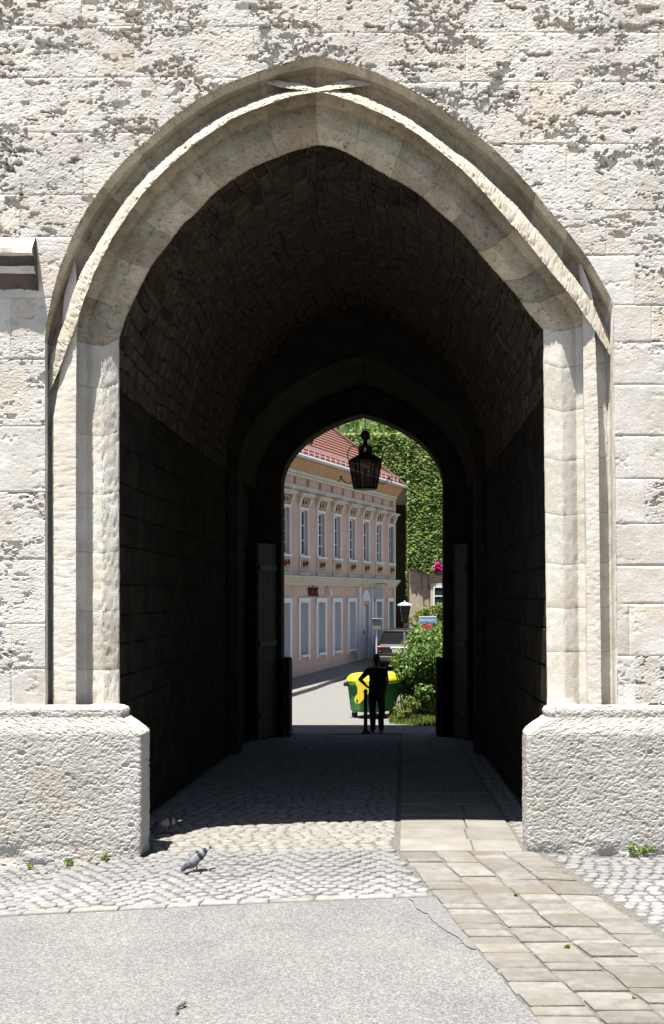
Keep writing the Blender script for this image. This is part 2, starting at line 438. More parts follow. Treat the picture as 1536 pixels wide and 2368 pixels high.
def block(x0, x1, z0, z1, rough, off, fine, sd):
    r = .0105 if fine else .03
    nx = max(2, int((x1 - x0) / r)); nz = max(2, int((z1 - z0) / r))
    X, Z = np.meshgrid(np.linspace(x0, x1, nx + 1), np.linspace(z0, z1, nz + 1))
    X = X.ravel(); Z = Z.ravel()
    ins = inside(X, Z)
    I = np.arange((nx + 1) * (nz + 1)).reshape(nz + 1, nx + 1)
    q = np.stack([I[:-1, :-1], I[:-1, 1:], I[1:, 1:], I[1:, :-1]], -1).reshape(-1, 4)
    q = q[~ins[q].all(1)]
    if len(q) == 0: return None
    used = np.unique(q); snap = used[ins[used]]
    if len(snap):
        for a in snap:
            d = (DEN[:, 0] - X[a]) ** 2 + (DEN[:, 1] - Z[a]) ** 2
            k = d.argmin(); X[a], Z[a] = DEN[k]
    # joint: the rim of the block sinks back
    e = np.minimum(np.minimum(X - x0, x1 - X), np.minimum(Z - z0, z1 - Z))
    jw = .011 + .012 * vnoise(X * 6, Z * 6, 5)
    Y = relief(X, Z, rough, sd) + off + (.007 if rough < .5 else .005) * (1 - sstep(0, 1, e / jw)) * (.1 + 1.6 * vnoise(X * 3, Z * 3, 15))
    if len(snap):
        Y[snap] = np.minimum(Y[snap], .002)
    near = np.zeros(len(X), bool)
    v = np.c_[X, Y, Z]
    remap = -np.ones(len(X), int); remap[used] = np.arange(len(used))
    ob = mk('stone_block', v[used], remap[q], M_WALL, gate, smooth=rough < .2)
    return ob

def pz(py): return EYE - (py - CY) / 220.0
def pxx(px): return (px - CX) / 220.0
CR = [-330, -200, -60, 75, 190, 333, 485, 590, 705, 791, 890, 1007, 1108, 1210, 1308, 1397, 1517, 1655]
CL = [-330, -200, -60, 60, 179, 306, 450, 548, 688, 830, 985, 1138, 1292, 1443, 1545, 1655]
br = random.Random(21)
def lay(courses, side):
    for k in range(len(courses) - 1):
        z1, z0 = pz(courses[k]), pz(courses[k + 1])
        if side == 'L':
            lo, hi = -7.0, pxx(735) + br.uniform(-.25, .25) * 0
        else:
            lo, hi = pxx(735), 5.6
        x = lo
        xs = [x]
        while x < hi - .25:
            x += br.uniform(.55, 1.35) if side == 'L' else br.uniform(.45, 1.1)
            if hi - x < .4: x = hi
            xs.append(min(x, hi))
        if xs[-1] < hi: xs.append(hi)
        for a, b in zip(xs[:-1], xs[1:]):
            mx, mz = (a + b) / 2, (z0 + z1) / 2
            if side == 'L' and a < pxx(8) and mz < pz(1462) and False: continue
            fine = b > -4.25 and a < 3.0 and z0 < 9.1
            if side == 'L': rough = br.uniform(.6, 1.0) if mz > 6.6 else (br.choice([.3, .45, .6]) if mz > 5.6 else br.choice([.12, .2, .3, .45, .6]))
            else:
                rough = br.uniform(.7, 1.0) if mz > 7.0 else (br.uniform(.3, .6) if mz > 6.3 else br.choice([.06, .1, .15, .12, .08]))
                if mz < 6.3 and a > 2.55: rough = br.choice([.1, .8, .9])
            block(a, b, z0, z1, rough, br.uniform(-.003, .003), fine, br.randrange(3))
# the right side courses: a short quoin next to the opening, then the next stone
def lay_right_low():
    pass
lay(CL, 'L'); lay(CR, 'R')

# body of the tower behind the facade (thick wall with the arch opening) and its roof
def arch_poly(cx, half, zs, apex, n=14, drop=-1.0):
    "pointed-arch outline from bottom left over the apex to bottom right"
    h = apex - zs
    R = (half * half + h * h) / (2 * half) if h > half else None
    pts = [(cx - half, drop)]
    for i in range(n + 1):
        t = i / n
        # parametrised ellipse-like pointed curve
        a = t * math.pi / 2
        if R:
            amax = math.asin(min(1, h / R)); a = t * amax
            pts.append((cx - half + R - R * math.cos(a), zs + R * math.sin(a)))
        else:
            k = .75
            aa = t * math.pi / 2 * k
            pts.append((cx - half + half * (1 - math.cos(aa)) / (1 - math.cos(math.pi / 2 * k)), zs + h * math.sin(aa) / math.sin(math.pi / 2 * k)))
    right = [(2 * cx - x, z) for x, z in pts[:-1]][::-1]
    return pts + right
# ---- tower shell, vault and passage
PXL, PXR = -3.05, 1.745
PCX, PHALF = (PXL + PXR) / 2, (PXR - PXL) / 2
Y_END = 13.4
M_SHELL = mat('rough tower render', (.34, .31, .27), .95, (.44, .40, .35), 2.5, bump=.4, bscale=12)
sh = MB()
sh.add([(-7, .03, -1), (-7, Y_END, -1), (-7, Y_END, 7.45), (-7, .03, 10.45)], [(0, 1, 2, 3)])
sh.add([(5.6, .03, -1), (5.6, Y_END, -1), (5.6, Y_END, 7.45), (5.6, .03, 10.45)], [(3, 2, 1, 0)])
sh.build('side_wall', M_SHELL, gate)
mk('roof', [(-7, -.02, 10.48), (5.6, -.02, 10.48), (5.6, Y_END, 7.47), (-7, Y_END, 7.47), (-7, -.02, 10.56), (5.6, -.02, 10.56), (5.6, Y_END, 7.55), (-7, Y_END, 7.55)],
   [(0, 1, 2, 3), (7, 6, 5, 4), (0, 4, 5, 1), (1, 5, 6, 2), (2, 6, 7, 3), (3, 7, 4, 0)], M_SHELL, gate)

VP = arch_poly(PCX, PHALF, 5.0, 8.12, 32)[1:-1]             # springing .. apex .. springing
# annulus behind the arch ring that closes the gap between ring and vault
ringL = to_world(CUR['L'][4], .425); ringR = to_world(CUR['R'][4], .425)
ring = np.vstack([ringL, ringR[::-1]])
c0 = np.array([PCX, .425, 4.0])
outr = ring.copy()
dv = ring - c0; L_ = np.hypot(dv[:, 0], dv[:, 2])[:, None]
outr = ring + dv / L_ * .75; outr[:, 1] = .425
n = len(ring)
mk('arch_back', np.vstack([ring, outr]), [(i, i + 1, n + i + 1, n + i) for i in range(n - 1)], M_PWALL, gate)

def vault_pt(s, y, off=0.0):
    s = s + .05 * math.sin(y * 1.7 + s * 1.3) * min(1, s, max(0, VS[-1] - s))
    P = VAULT; i = np.interp(s, VS, np.arange(len(P)))
    k = int(min(len(P) - 2, math.floor(i))); t = i - k
    a = P[k]; b = P[k + 1]
    x = a[0] * (1 - t) + b[0] * t; z = a[1] * (1 - t) + b[1] * t
    nx, nz = -(b[1] - a[1]), b[0] - a[0]; l = math.hypot(nx, nz)
    return (x + nx / l * off, y, z + nz / l * off)
VAULT = np.array(VP); VS = np.r_[0, np.cumsum(np.hypot(*np.diff(VAULT, axis=0).T))]
vault = MB()
ys = np.linspace(.425, 9.3, 14)
vv = [(x, y, z) for y in ys for x, z in VAULT]; m_ = len(VAULT)
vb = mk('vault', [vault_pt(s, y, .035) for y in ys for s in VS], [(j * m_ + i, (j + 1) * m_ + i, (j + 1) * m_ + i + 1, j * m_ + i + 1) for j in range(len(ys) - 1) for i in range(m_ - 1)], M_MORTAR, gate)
vr = random.Random(5)
cand = []
s = .02
while s < VS[-1] - .06:
    h = vr.choice([.10, .13, .16, .2, .25]) * vr.uniform(.9, 1.1); h = min(h, VS[-1] - s)
    y = .43 + vr.uniform(-.2, 0)
    while y < 9.2:
        l = vr.choice([.14, .22, .3, .42, .6]) * vr.uniform(.85, 1.15)
        y0, y1 = max(.435, y + .012), min(9.28, y + l - .012)
        if y1 - y0 > .05: cand.append((y0, y1, s + .014, s + h - .014, vr.uniform(-.016, .016), vr.uniform(-.02, .02)))
        y += l
    s += h
def vstone(c):
    y0, y1, s0, s1, o, sk = c
    b = .018
    v = []
    for off, ins in ((.04, 0), (o * .5 + .010, 0), (o - .006, b)):
        for yy, ss in ((y0 + ins, s0 + ins + sk), (y1 - ins, s0 + ins - sk), (y1 - ins, s1 - ins - sk), (y0 + ins, s1 - ins + sk)): v.append(vault_pt(ss, yy, off))
    f = [(8, 9, 10, 11)]
    for k in (0, 4):
        for i in range(4): f.append((k + i, k + (i + 1) % 4, k + 4 + (i + 1) % 4, k + 4 + i))
    return v, f
mid = VS[-1] / 2
cand.sort(key=lambda c: (c[0] + .35 * abs((c[2] + c[3]) / 2 - mid)))
rest = MB()
for i, c in enumerate(cand):
    v, f = vstone(c)
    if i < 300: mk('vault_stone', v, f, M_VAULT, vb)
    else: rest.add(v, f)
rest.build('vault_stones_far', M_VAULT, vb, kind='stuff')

# passage side walls: squared stones on a backing sheet
for sgn, X in ((1, PXL), (-1, PXR)):
    b = MB(); wr = random.Random(31 if sgn > 0 else 32)
    z = -.7
    while z < 5.0:
        h = min(wr.uniform(.3, .46), 5.0 - z)
        if 5.0 - (z + h) < .12: h = 5.0 - z
        y = .43
        while y < 12.7:
            l = min(wr.uniform(.45, 1.1), 12.7 - y)
            t = wr.uniform(0, .02)
            b.box((X - sgn * (.2 - t / 2), y + l / 2, z + h / 2), (.4 + t, l - .016, h - .014), bev=.014)
            y += l
        z += h
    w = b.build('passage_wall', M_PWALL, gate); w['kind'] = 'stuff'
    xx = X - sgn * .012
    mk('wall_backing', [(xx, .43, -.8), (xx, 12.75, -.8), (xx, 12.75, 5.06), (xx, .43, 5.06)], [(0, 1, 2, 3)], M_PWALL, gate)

# far end wall in two stepped orders
def wall_with_arch(name, poly, y0, y1, x0, x1, ztop, m):
    "a wall slab between y0 and y1 with an arched opening cut in it"
    vs = []; fs = []
    n = len(poly)
    k = n // 2
    for y in (y0, y1):
        b = len(vs)
        vs += [(x, y, z) for x, z in poly]
        lo = len(vs); vs += [(x0, y, poly[0][1]), (x0, y, ztop), (x1, y, ztop), (x1, y, poly[-1][1])]
        ap = b + k
        f = [(lo, b, b + 1, lo + 1)]
        for i in range(1, k): f.append((b + i, b + i + 1, lo + 1))
        f.append((ap, lo + 2, lo + 1))
        for i in range(k, n - 2): f.append((b + i, b + i + 1, lo + 2))
        f.append((b + n - 2, b + n - 1, lo + 3, lo + 2))
        fs += f
    N2 = n + 4
    for i in range(n - 1): fs.append((i, i + 1, N2 + i + 1, N2 + i))
    o = mk(name, vs, fs, m, gate); return o
FCX = -.622
far1 = arch_poly(FCX - .02, 2.22, 5.0, 7.2, 16)
far2 = arch_poly(FCX, 1.757, 5.12, 6.68, 18)
wall_with_arch('mid_arch', far1, 9.3, 9.9, PXL - .3, PXR + .3, 8.3, M_PWALL)
lowv = [(x, z) for x, z in arch_poly(FCX - .02, 2.25, 5.0, 7.25, 16)[1:-1]]
n_ = len(lowv)
mk('low_vault', [(x, 9.85, z) for x, z in lowv] + [(x, 12.74, z) for x, z in lowv], [(i, n_ + i, n_ + i + 1, i + 1) for i in range(n_ - 1)], M_PWALL, gate)
mk('wall_head', [(PXL - .02, 9.85, 4.98), (lowv[0][0], 9.85, 5.0), (lowv[0][0], 12.74, 5.0), (PXL - .02, 12.74, 4.98)], [(0, 1, 2, 3)], M_PWALL, gate)
mk('wall_head', [(PXR + .02, 9.85, 4.98), (lowv[-1][0], 9.85, 5.0), (lowv[-1][0], 12.74, 5.0), (PXR + .02, 12.74, 4.98)], [(3, 2, 1, 0)], M_PWALL, gate)
wall_with_arch('far_wall', far2, 12.73, Y_END, -7, 5.6, 7.5, M_PWALL)
# plinth stones either side of the far opening
for x, w in ((-2.36, .30), (1.12, .26)):
    MB().box((x - (.1 if x < 0 else -.1), 13.1, .42), (w + .2, .74, 1.9), bev=.03).build('far_jamb_base', M_PWALL, gate)

# ---- plinths of the front
def plinth(sgn, xin, rc, sd):
    rows_z = [(-.30, 0), (1.265, 0), (1.285, .012), (1.31, .035), (1.36, .10), (1.40, .165), (1.43, .205), (1.445, .222), (1.455, .217), (1.49, .212), (1.52, .222), (1.54, .26), (1.56, .33), (1.57, .62)]
    zz = np.r_[np.arange(-.30, 1.24, .0115), np.arange(1.24, 1.575, .008)]
    oo = np.interp(zz, [a for a, b in rows_z], [b for a, b in rows_z])
    YF = -.11
    path = []                                                 # (x, y, nx, ny)
    far = 6.2
    for x in np.r_[np.arange(-far, -4.3, .12), np.arange(-4.3, -(abs(xin) + rc) if sgn < 0 else -9, .0115)] if sgn < 0 else []:
        path.append((x, YF, 0, -1))
    if sgn > 0:
        for x in np.r_[np.arange(5.5, 3.1, -.12), np.arange(3.1, xin + rc, -.0115)]: path.append((x, YF, 0, -1))
    for a in np.linspace(0, math.pi / 2, 10):
        path.append((xin + sgn * rc - sgn * rc * math.sin(a), YF + rc - rc * math.cos(a), -sgn * math.sin(a), -math.cos(a)))
    for y in np.arange(YF + rc + .014, .30, .014): path.append((xin, y, -sgn, 0))
    path = np.array(path)
    S = np.r_[0, np.cumsum(np.hypot(*np.diff(path[:, :2], axis=0).T))]
    A, Z = np.meshgrid(S, zz); A0 = A
    nx = path[:, 2][None]; ny = path[:, 3][None]
    o = oo[:, None]
    t = fbm(A * 26, Z * 36, sd, 3, .75)
    rough = .003 * t + .005 * sstep(.14, .4, t) + .006 * fbm(A * 2.0, Z * 2.0, sd + 4, 2) + .004 * fbm(A * 40, Z * 56, sd + 9, 2)
    rough += .02 * np.minimum(1, 2 * pits(A * .7, Z, .2, sd + 3, .06, .22, .25))
    rough += .05 * sstep(.18, -.05, Z) * (vnoise(A * 4, Z * 6, sd + 6) - .2)
    farx = path[0, 0]; xo = xin + sgn * o; yo = YF + .24 * o
    X = farx + (path[:, 0][None] - farx) * (xo - farx) / (xin - farx) - nx * rough
    Y = yo + (path[:, 1][None] - YF) * (.30 - yo) / (.30 - YF) - ny * rough
    v = np.stack([X, Y, Z + 0 * A], -1).reshape(-1, 3)
    n = len(S); f = []
    I = np.arange(v.shape[0]).reshape(len(zz), n)
    q = np.stack([I[:-1, :-1], I[:-1, 1:], I[1:, 1:], I[1:, :-1]], -1).reshape(-1, 4)
    if sgn > 0: q = q[:, ::-1]
    mk('plinth', v, q, M_PLINTH, gate, smooth=False)
plinth(-1, -2.605, .03, 3)
plinth(1, 1.41, .06, 60)
MB().box((-4.6, .28, .42), (3.18, .3, 1.9), bev=.02).box((-3.6, .15, .4), (1.9, .26, 1.5)).build('plinth_back', M_PLINTH, gate)
MB().box((3.33, .28, .42), (3.18, .3, 1.9), bev=.02).box((2.4, .15, .4), (1.9, .26, 1.5)).build('plinth_back', M_PLINTH, gate)
# ---- stump of a moulded cornice on the left
x1 = -3.735
prof = [(.05, 6.48), (-.03, 6.47), (-.17, 6.33), (-.175, 6.27), (-.13, 6.25), (-.10, 6.19), (-.10, 6.16), (-.125, 6.145), (-.125, 6.10), (-.08, 6.08), (-.05, 6.0), (.02, 5.90), (.05, 5.86)]
xs = np.r_[np.linspace(-6.8, -4.3, 6), np.linspace(-4.2, x1, 40)]
V = []
for i, x in enumerate(xs):
    for k, (y, z) in enumerate(prof):
        e = max(0, (x - (x1 - .05)) / .05)
        jit = .004 * math.sin(17 * x + 2.2 * k) + .003 * (vr.random() - .5)
        V.append((x + (0 if i < len(xs) - 1 else .05 * (6.5 - z)), y * (1 - .1 * e) + jit, z + jit))
m_ = len(prof); Fc = [(i * m_ + k, i * m_ + k + 1, (i + 1) * m_ + k + 1, (i + 1) * m_ + k) for i in range(len(xs) - 1) for k in range(m_ - 1)]
Fc.append(tuple((len(xs) - 1) * m_ + k for k in range(m_)))
M_SOOT_SHADE = stone_mat('soot and shade blackened stone', (.06, .052, .042), (.13, .11, .088), (.10, .075, .05), (.10, .08, .065), (.02, .018, .016), pebble=.05, rand=.02, bump=.9, grime=.7)
co = mk('cornice_stump', V, Fc, [M_ARCH, M_SOOT_SHADE], gate, smooth=False); fix_normals(co)
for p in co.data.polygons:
    if p.center.z < 6.24 and not (6.085 < p.center.z < 6.15): p.material_index = 1  # underside shade is painted in with the soot, lit fillet left pale

# ---- gate leaves folded back at the far end
M_WOOD = mat('old dark oak', (.050, .042, .034), .8, (.085, .072, .058), 12, rand=.25, bump=.5, bscale=60)
M_IRON = mat('black iron', (.012, .012, .013), .55, (.022, .021, .02), 14, metal=.3, bump=.2)
for nm, A, B, lab in (('gate_leaf', (-2.80, 11.9), (-2.42, 12.98), 'dark oak gate leaf folded back at left of the far opening'), ('gate_leaf', (1.60, 11.9), (1.29, 12.98), 'dark oak gate leaf folded back at right of the far opening')):
    dx, dy = B[0] - A[0], B[1] - A[1]; l = math.hypot(dx, dy)
    g = empty(nm, (A[0], A[1], -.28), math.atan2(dy, dx), lab, 'gate leaf', 'open gate leaves')
    k = 5
    for i in range(k):
        MB().box(((i + .5) * l / k, 0, 2.06), (l / k - .012, .05, 4.1 + .02 * (i % 2)), bev=.006).build('plank', M_WOOD, g)
    for z in (.5, 2.0, 3.6):
        MB().box((l / 2, -.04 if A[0] < 0 else .04, z), (l - .04, .03, .12), bev=.006).build('strap_hinge', M_IRON, g)

# ---- hanging lantern on its chain
lan = empty('hanging_lantern', (-.455, 8.0, 4.6), .16, 'black iron lantern with scrolled arms hanging on a chain in the passage', 'lantern')
M_LGLASS = mat('smoky lantern glass', (.03, .03, .03), .12, spec=.5)
M_LGLASS.node_tree.nodes['Principled BSDF'].inputs['Alpha'].default_value = .8
def ring4(w0, z0, w1, z1, n=6):
    b = MB(); vs = []
    for w, z in ((w0, z0), (w1, z1)):
        for k in range(n):
            a = 2 * math.pi * k / n; vs.append((w * math.cos(a), w * math.sin(a), z))
    b.add(vs, [(k, (k + 1) % n, n + (k + 1) % n, n + k) for k in range(n)]); return b
for k in range(6):
    a0, a1 = 2 * math.pi * k / 6, 2 * math.pi * (k + 1) / 6
    mk('pane', [(.195 * math.cos(a0), .195 * math.sin(a0), .02), (.195 * math.cos(a1), .195 * math.sin(a1), .02), (.285 * math.cos(a1), .285 * math.sin(a1), .48), (.285 * math.cos(a0), .285 * math.sin(a0), .48)], [(0, 1, 2, 3)], M_LGLASS, lan)
fr = MB()
for k in range(6):
    a = 2 * math.pi * k / 6
    fr.tube([(.2 * math.cos(a), .2 * math.sin(a), 0), (.29 * math.cos(a), .29 * math.sin(a), .5)], .014, 6)
fr.lathe([(.0, -.012), (.215, -.012), (.215, .02), (.17, .03)], n=6)
fr.build('frame', M_IRON, lan)
MB().lathe([(.31, .48), (.31, .505), (.12, .60), (.105, .60), (.105, .64)], n=6).build('cap', M_IRON, lan)
cr = MB()
for k in range(6):
    a = 2 * math.pi * k / 6
    cr.tube([(.10 * math.cos(a), .10 * math.sin(a), .6), (.105 * math.cos(a), .105 * math.sin(a), .72)], .02, 5)
cr.lathe([(.12, .71), (.12, .73), (.05, .76), (.035, .80), (.05, .83), (.02, .86)], n=8)
cr.build('crown', M_IRON, lan)
MB().lathe([(.005, .845), (.05, .86), (.078, .90), (.085, .935), (.078, .97), (.05, 1.01), (.005, 1.025)], n=14).build('ball', M_IRON, lan, smooth=True)
for sx in (-1, 1):
    pts = [(sx * .04, 0, .74)] + [(sx * (.19 + .12 * math.cos(t)), 0, .60 + .15 * math.sin(t)) for t in np.linspace(2.6, -.2, 12)] + [(sx * .30, 0, .5)]
    MB().tube(pts, .009, 6).build('hoop', M_IRON, lan, smooth=True)
    p2 = [(sx * .225, 0, .14), (sx * .26, 0, .10), (sx * .31, 0, .085), (sx * .36, 0, .11), (sx * .39, 0, .15), (sx * .425, 0, .165), (sx * .455, 0, .15), (sx * .475, 0, .11)]
    MB().tube(p2, .008, 6).lathe([(.003, .165), (.022, .185), (.022, .205), (.003, .225)], c=(sx * .425, 0, 0), n=6).build('scroll_arm', M_IRON, lan, smooth=True)
ch = MB()
zt = 7.98 - 4.6
for i in range(int((zt - 1.02) / .05)):
    z = 1.03 + i * .05
    pts = [(math.cos(t) * .011 * (1 if i % 2 else 0), math.cos(t) * .011 * (0 if i % 2 else 1), z + .03 * math.sin(t)) for t in np.linspace(0, 2 * math.pi, 7)]
    ch.tube(pts, .005, 4, caps=False)
ch.build('chain', M_IRON, lan)
MB().tube([(0, 0, .03), (0, 0, .22)], .035, 8).lathe([(.02, .22), (.03, .26), (.03, .34), (.01, .36)], n=8).build('bulb_holder', M_IRON, lan)
# ================================================================== ground
def g(x, y):
    x = np.asarray(x, float); y = np.asarray(y, float)
    h = .06 - .03 * np.maximum(0, -1 - np.maximum(x, -6)) ** 1.6 - .05 * sstep(1.4, 2.2, x)
    front = h * sstep(-3.2, -.2, y)
    pas = .06 - .03 * y
    k = sstep(0, 1.5, y)
    z = front * (1 - k) + pas * k
    z = np.where(y > 13.4, -.342, z)
    z = np.where(y > 18, -.342 + .03 * (np.minimum(y, 60) - 18), z)
    return z
def gz(x, y): return float(g(x, y))

def sheet(name, x0, x1, y0, y1, dx, dy, m, lift=0.0, keep=None, parent=None, kind='structure', smooth=True, rel=None):
    xs = np.linspace(x0, x1, max(2, int(round((x1 - x0) / dx)) + 1)); ys = np.linspace(y0, y1, max(2, int(round((y1 - y0) / dy)) + 1))
    X, Y = np.meshgrid(xs, ys); X = X.ravel(); Y = Y.ravel()
    I = np.arange(len(X)).reshape(len(ys), len(xs))
    q = np.stack([I[:-1, :-1], I[:-1, 1:], I[1:, 1:], I[1:, :-1]], -1).reshape(-1, 4)
    if keep is not None: q = q[keep(X[q].mean(1), Y[q].mean(1))]
    Z = g(X, Y) + lift
    if rel is not None: Z = Z + rel(X, Y)
    us = np.unique(q); rm = -np.ones(len(X), int); rm[us] = np.arange(len(us))
    o = mk(name, np.c_[X, Y, Z][us], rm[q], m, parent, smooth)
    if kind: o['kind'] = kind
    return o

M_EARTH = mat('packed earth and grit', (.10, .09, .075), .95, (.15, .135, .11), 12, bump=.5)
M_SAND = mat('pale grit in the joints', (.09, .085, .076), .95, (.17, .16, .145), 30, bump=.6, bscale=120)
M_COB = mat('granite cobble', (.19, .188, .185), .8, (.255, .252, .247), 14, rand=.15, bump=.6, bscale=90, bdist=.006, spec=.25)
M_COB2 = mat('worn river cobble', (.20, .186, .163), .8, (.275, .264, .243), 9, rand=.18, bump=.4, bscale=60, bdist=.006, spec=.12)
M_SLAB = mat('sandstone slab', (.165, .156, .141), .9, (.215, .205, .188), 9, rand=.2, bump=.9, bscale=40, bdist=.012, col3=(.17, .152, .124), n3=1.6, spec=.15)
M_SLAB2 = mat('worn smooth slab', (.185, .174, .155), .85, (.23, .219, .20), 3, rand=.08, bump=.25, bscale=50, spec=.12)
def asphalt():
    m = bpy.data.materials.new('pale worn asphalt'); m.use_nodes = True; N = m.node_tree.nodes; L = m.node_tree.links
    b = N['Principled BSDF']; b.inputs['Roughness'].default_value = .9; b.inputs['Specular IOR Level'].default_value = .15
    ge = N.new('ShaderNodeNewGeometry'); P = ge.outputs['Position']
    vo = N.new('ShaderNodeTexVoronoi'); vo.inputs['Scale'].default_value = 90; L.new(P, vo.inputs['Vector'])
    se = N.new('ShaderNodeSeparateColor'); L.new(vo.outputs['Color'], se.inputs['Color'])
    r = N.new('ShaderNodeValToRGB'); e = r.color_ramp.elements; e[0].position = 0; e[0].color = (.11, .109, .108, 1); e[1].position = 1; e[1].color = (.26, .259, .256, 1)
    q = e.new(.5); q.color = (.168, .167, .165, 1)
    L.new(se.outputs['Red'], r.inputs['Fac'])
    n = N.new('ShaderNodeTexNoise'); n.inputs['Scale'].default_value = 1.1; n.inputs['Detail'].default_value = 6; L.new(P, n.inputs['Vector'])
    r2 = N.new('ShaderNodeValToRGB'); e = r2.color_ramp.elements; e[0].position = .3; e[0].color = (.85, .855, .865, 1); e[1].position = .7; e[1].color = (1.08, 1.055, 1.015, 1)
    L.new(n.outputs['Fac'], r2.inputs['Fac'])
    mx = N.new('ShaderNodeMix'); mx.data_type = 'RGBA'; mx.blend_type = 'MULTIPLY'; mx.inputs['Factor'].default_value = 1
    L.new(r.outputs['Color'], mx.inputs['A']); L.new(r2.outputs['Color'], mx.inputs['B'])
    n3 = N.new('ShaderNodeTexNoise'); n3.inputs['Scale'].default_value = 3.3; n3.inputs['Detail'].default_value = 3; L.new(P, n3.inputs['Vector'])
    r3 = N.new('ShaderNodeValToRGB'); r3.color_ramp.elements[0].position = .6; r3.color_ramp.elements[1].position = .72; L.new(n3.outputs['Fac'], r3.inputs['Fac'])
    m3 = N.new('ShaderNodeMix'); m3.data_type = 'RGBA'; mm = N.new('ShaderNodeMath'); mm.operation = 'MULTIPLY'; mm.inputs[1].default_value = .3
    L.new(r3.outputs['Color'], mm.inputs[0]); L.new(mm.outputs[0], m3.inputs['Factor']); L.new(mx.outputs['Result'], m3.inputs['A']); m3.inputs['B'].default_value = (.20, .165, .145, 1)
    L.new(m3.outputs['Result'], b.inputs['Base Color'])
    bp = N.new('ShaderNodeBump'); bp.inputs['Strength'].default_value = .7; bp.inputs['Distance'].default_value = .006
    L.new(vo.outputs['Distance'], bp.inputs['Height']); L.new(bp.outputs['Normal'], b.inputs['Normal'])
    return m
M_ASPH = asphalt()
M_CONC = mat('concrete patch', (.145, .143, .139), .9, (.19, .187, .183), 30, bump=.5, bscale=110, spec=.15)

# lines that divide the paving
def trackL(y): return .085 - .186 * (y + .1) if y < -.1 else .085 + .012 * y
def trackR(y): return 1.50 - .236 * (y + .1) if y < -.1 else 1.36
def vL(y): return np.where(y < -.1, .085 - .186 * (y + .1), .085 + .012 * y)
def vR(y): return np.where(y < -.1, 1.50 - .236 * (y + .1), 1.36)
def kerbY(x): return -2.29 + .5 * (np.clip(x, -9, 1) + 3.4) / 3.8

gr = sheet('ground', -250, 250, -200, 260, 10, 10, M_EARTH, -.30, keep=lambda x, y: (np.abs(x) > 0))
sheet('bedding', -8, 6.5, -14, 13.4, .2, .2, M_SAND, -.018)
U_, V_ = np.meshgrid(np.r_[np.linspace(0, .6, 12), np.linspace(.61, 1, 70)], np.r_[np.linspace(0, .6, 12), np.linspace(.61, 1, 110)])
xa = -12 + U_ * 12.42; ya = -16 + V_ * (kerbY(xa) - .008 + 16); xx_ = -12 + U_ * (vL(ya) - .012 + .012 * (vnoise(ya * 9, ya * 0, 2) - .5) + 12)
zz_ = g(xx_, ya) + fbm(xx_ * .8, ya * .8, 4, 3) * .006 - .004
ia = np.arange(U_.size).reshape(U_.shape); qa = np.stack([ia[:-1, :-1], ia[:-1, 1:], ia[1:, 1:], ia[1:, :-1]], -1).reshape(-1, 4)
mk('asphalt_road', np.stack([xx_, ya, zz_], -1).reshape(-1, 3), qa, M_ASPH, None, True, 'structure')
# pale repair patch between road and slabs
pz_ = [(.22, -1.86), (.46, -1.9), (.60, -2.7), (.72, -3.05), (.63, -3.0), (.52, -2.78), (.44, -2.72), (.36, -2.42), (.3, -2.2)]
yp = np.linspace(-3.25, -1.86, 60); tp = np.linspace(0, 1, 10)
xl_ = .17 + .45 * np.clip((-1.86 - yp) / 1.39, 0, 1) ** 1.2 + .05 * (vnoise(yp * 6, yp * 0, 3) - .5) + .02 * (vnoise(yp * 25, yp * 0, 8) - .5); xl_[0] = vL(yp[:1])[0] - .02
xp = xl_[:, None] * (1 - tp) + (vL(yp) - .012)[:, None] * tp; yy_ = np.repeat(yp[:, None], 10, 1)
ip = np.arange(600).reshape(60, 10)
mk('repair_patch', np.stack([xp, yy_, g(xp, yy_) + .004], -1).reshape(-1, 3), np.stack([ip[:-1, :-1], ip[:-1, 1:], ip[1:, 1:], ip[1:, :-1]], -1).reshape(-1, 4), M_CONC, None, True, 'structure')

# ---- cobbles: eight stone shapes shared by all
def cobble_mesh(name, seed, m, dome):
    r = random.Random(seed); n = 8; vs = []; fs = []
    ang = [2 * math.pi * (k + .5) / n for k in range(n)]
    base = []
    for a in ang:
        c, s_ = math.cos(a), math.sin(a)
        rr = .5 / max(abs(c), abs(s_)) * r.uniform(.86, 1.0)
        rr = min(rr, .62)
        base.append((c * rr, s_ * rr))
    for sc, z in ((1.0, -.55), (1.0, -.14), (.93, -.02), (.66, dome * .8)):
        for x, y in base: vs.append((x * sc, y * sc, z + r.uniform(-.03, .03)))
    vs.append((0, 0, dome))
    for k in range(3):
        for i in range(n): fs.append((k * n + i, k * n + (i + 1) % n, (k + 1) * n + (i + 1) % n, (k + 1) * n + i))
    for i in range(n): fs.append((3 * n + i, 3 * n + (i + 1) % n, 4 * n))
    me = bpy.data.meshes.new(name); me.from_pydata(vs, [], fs); me.materials.append(m); me.polygons.foreach_set('use_smooth', [True] * len(fs)); me.update(); return me
CM = [cobble_mesh('cobble', i, M_COB, .0 + .03 * (i % 3)) for i in range(6)]
CM2 = [cobble_mesh('cobble', 20 + i, M_COB2, .08 + .04 * (i % 3)) for i in range(6)]
cr_ = random.Random(3)
cobs = []                                                        # (x, y, sx, sy, rot, set)
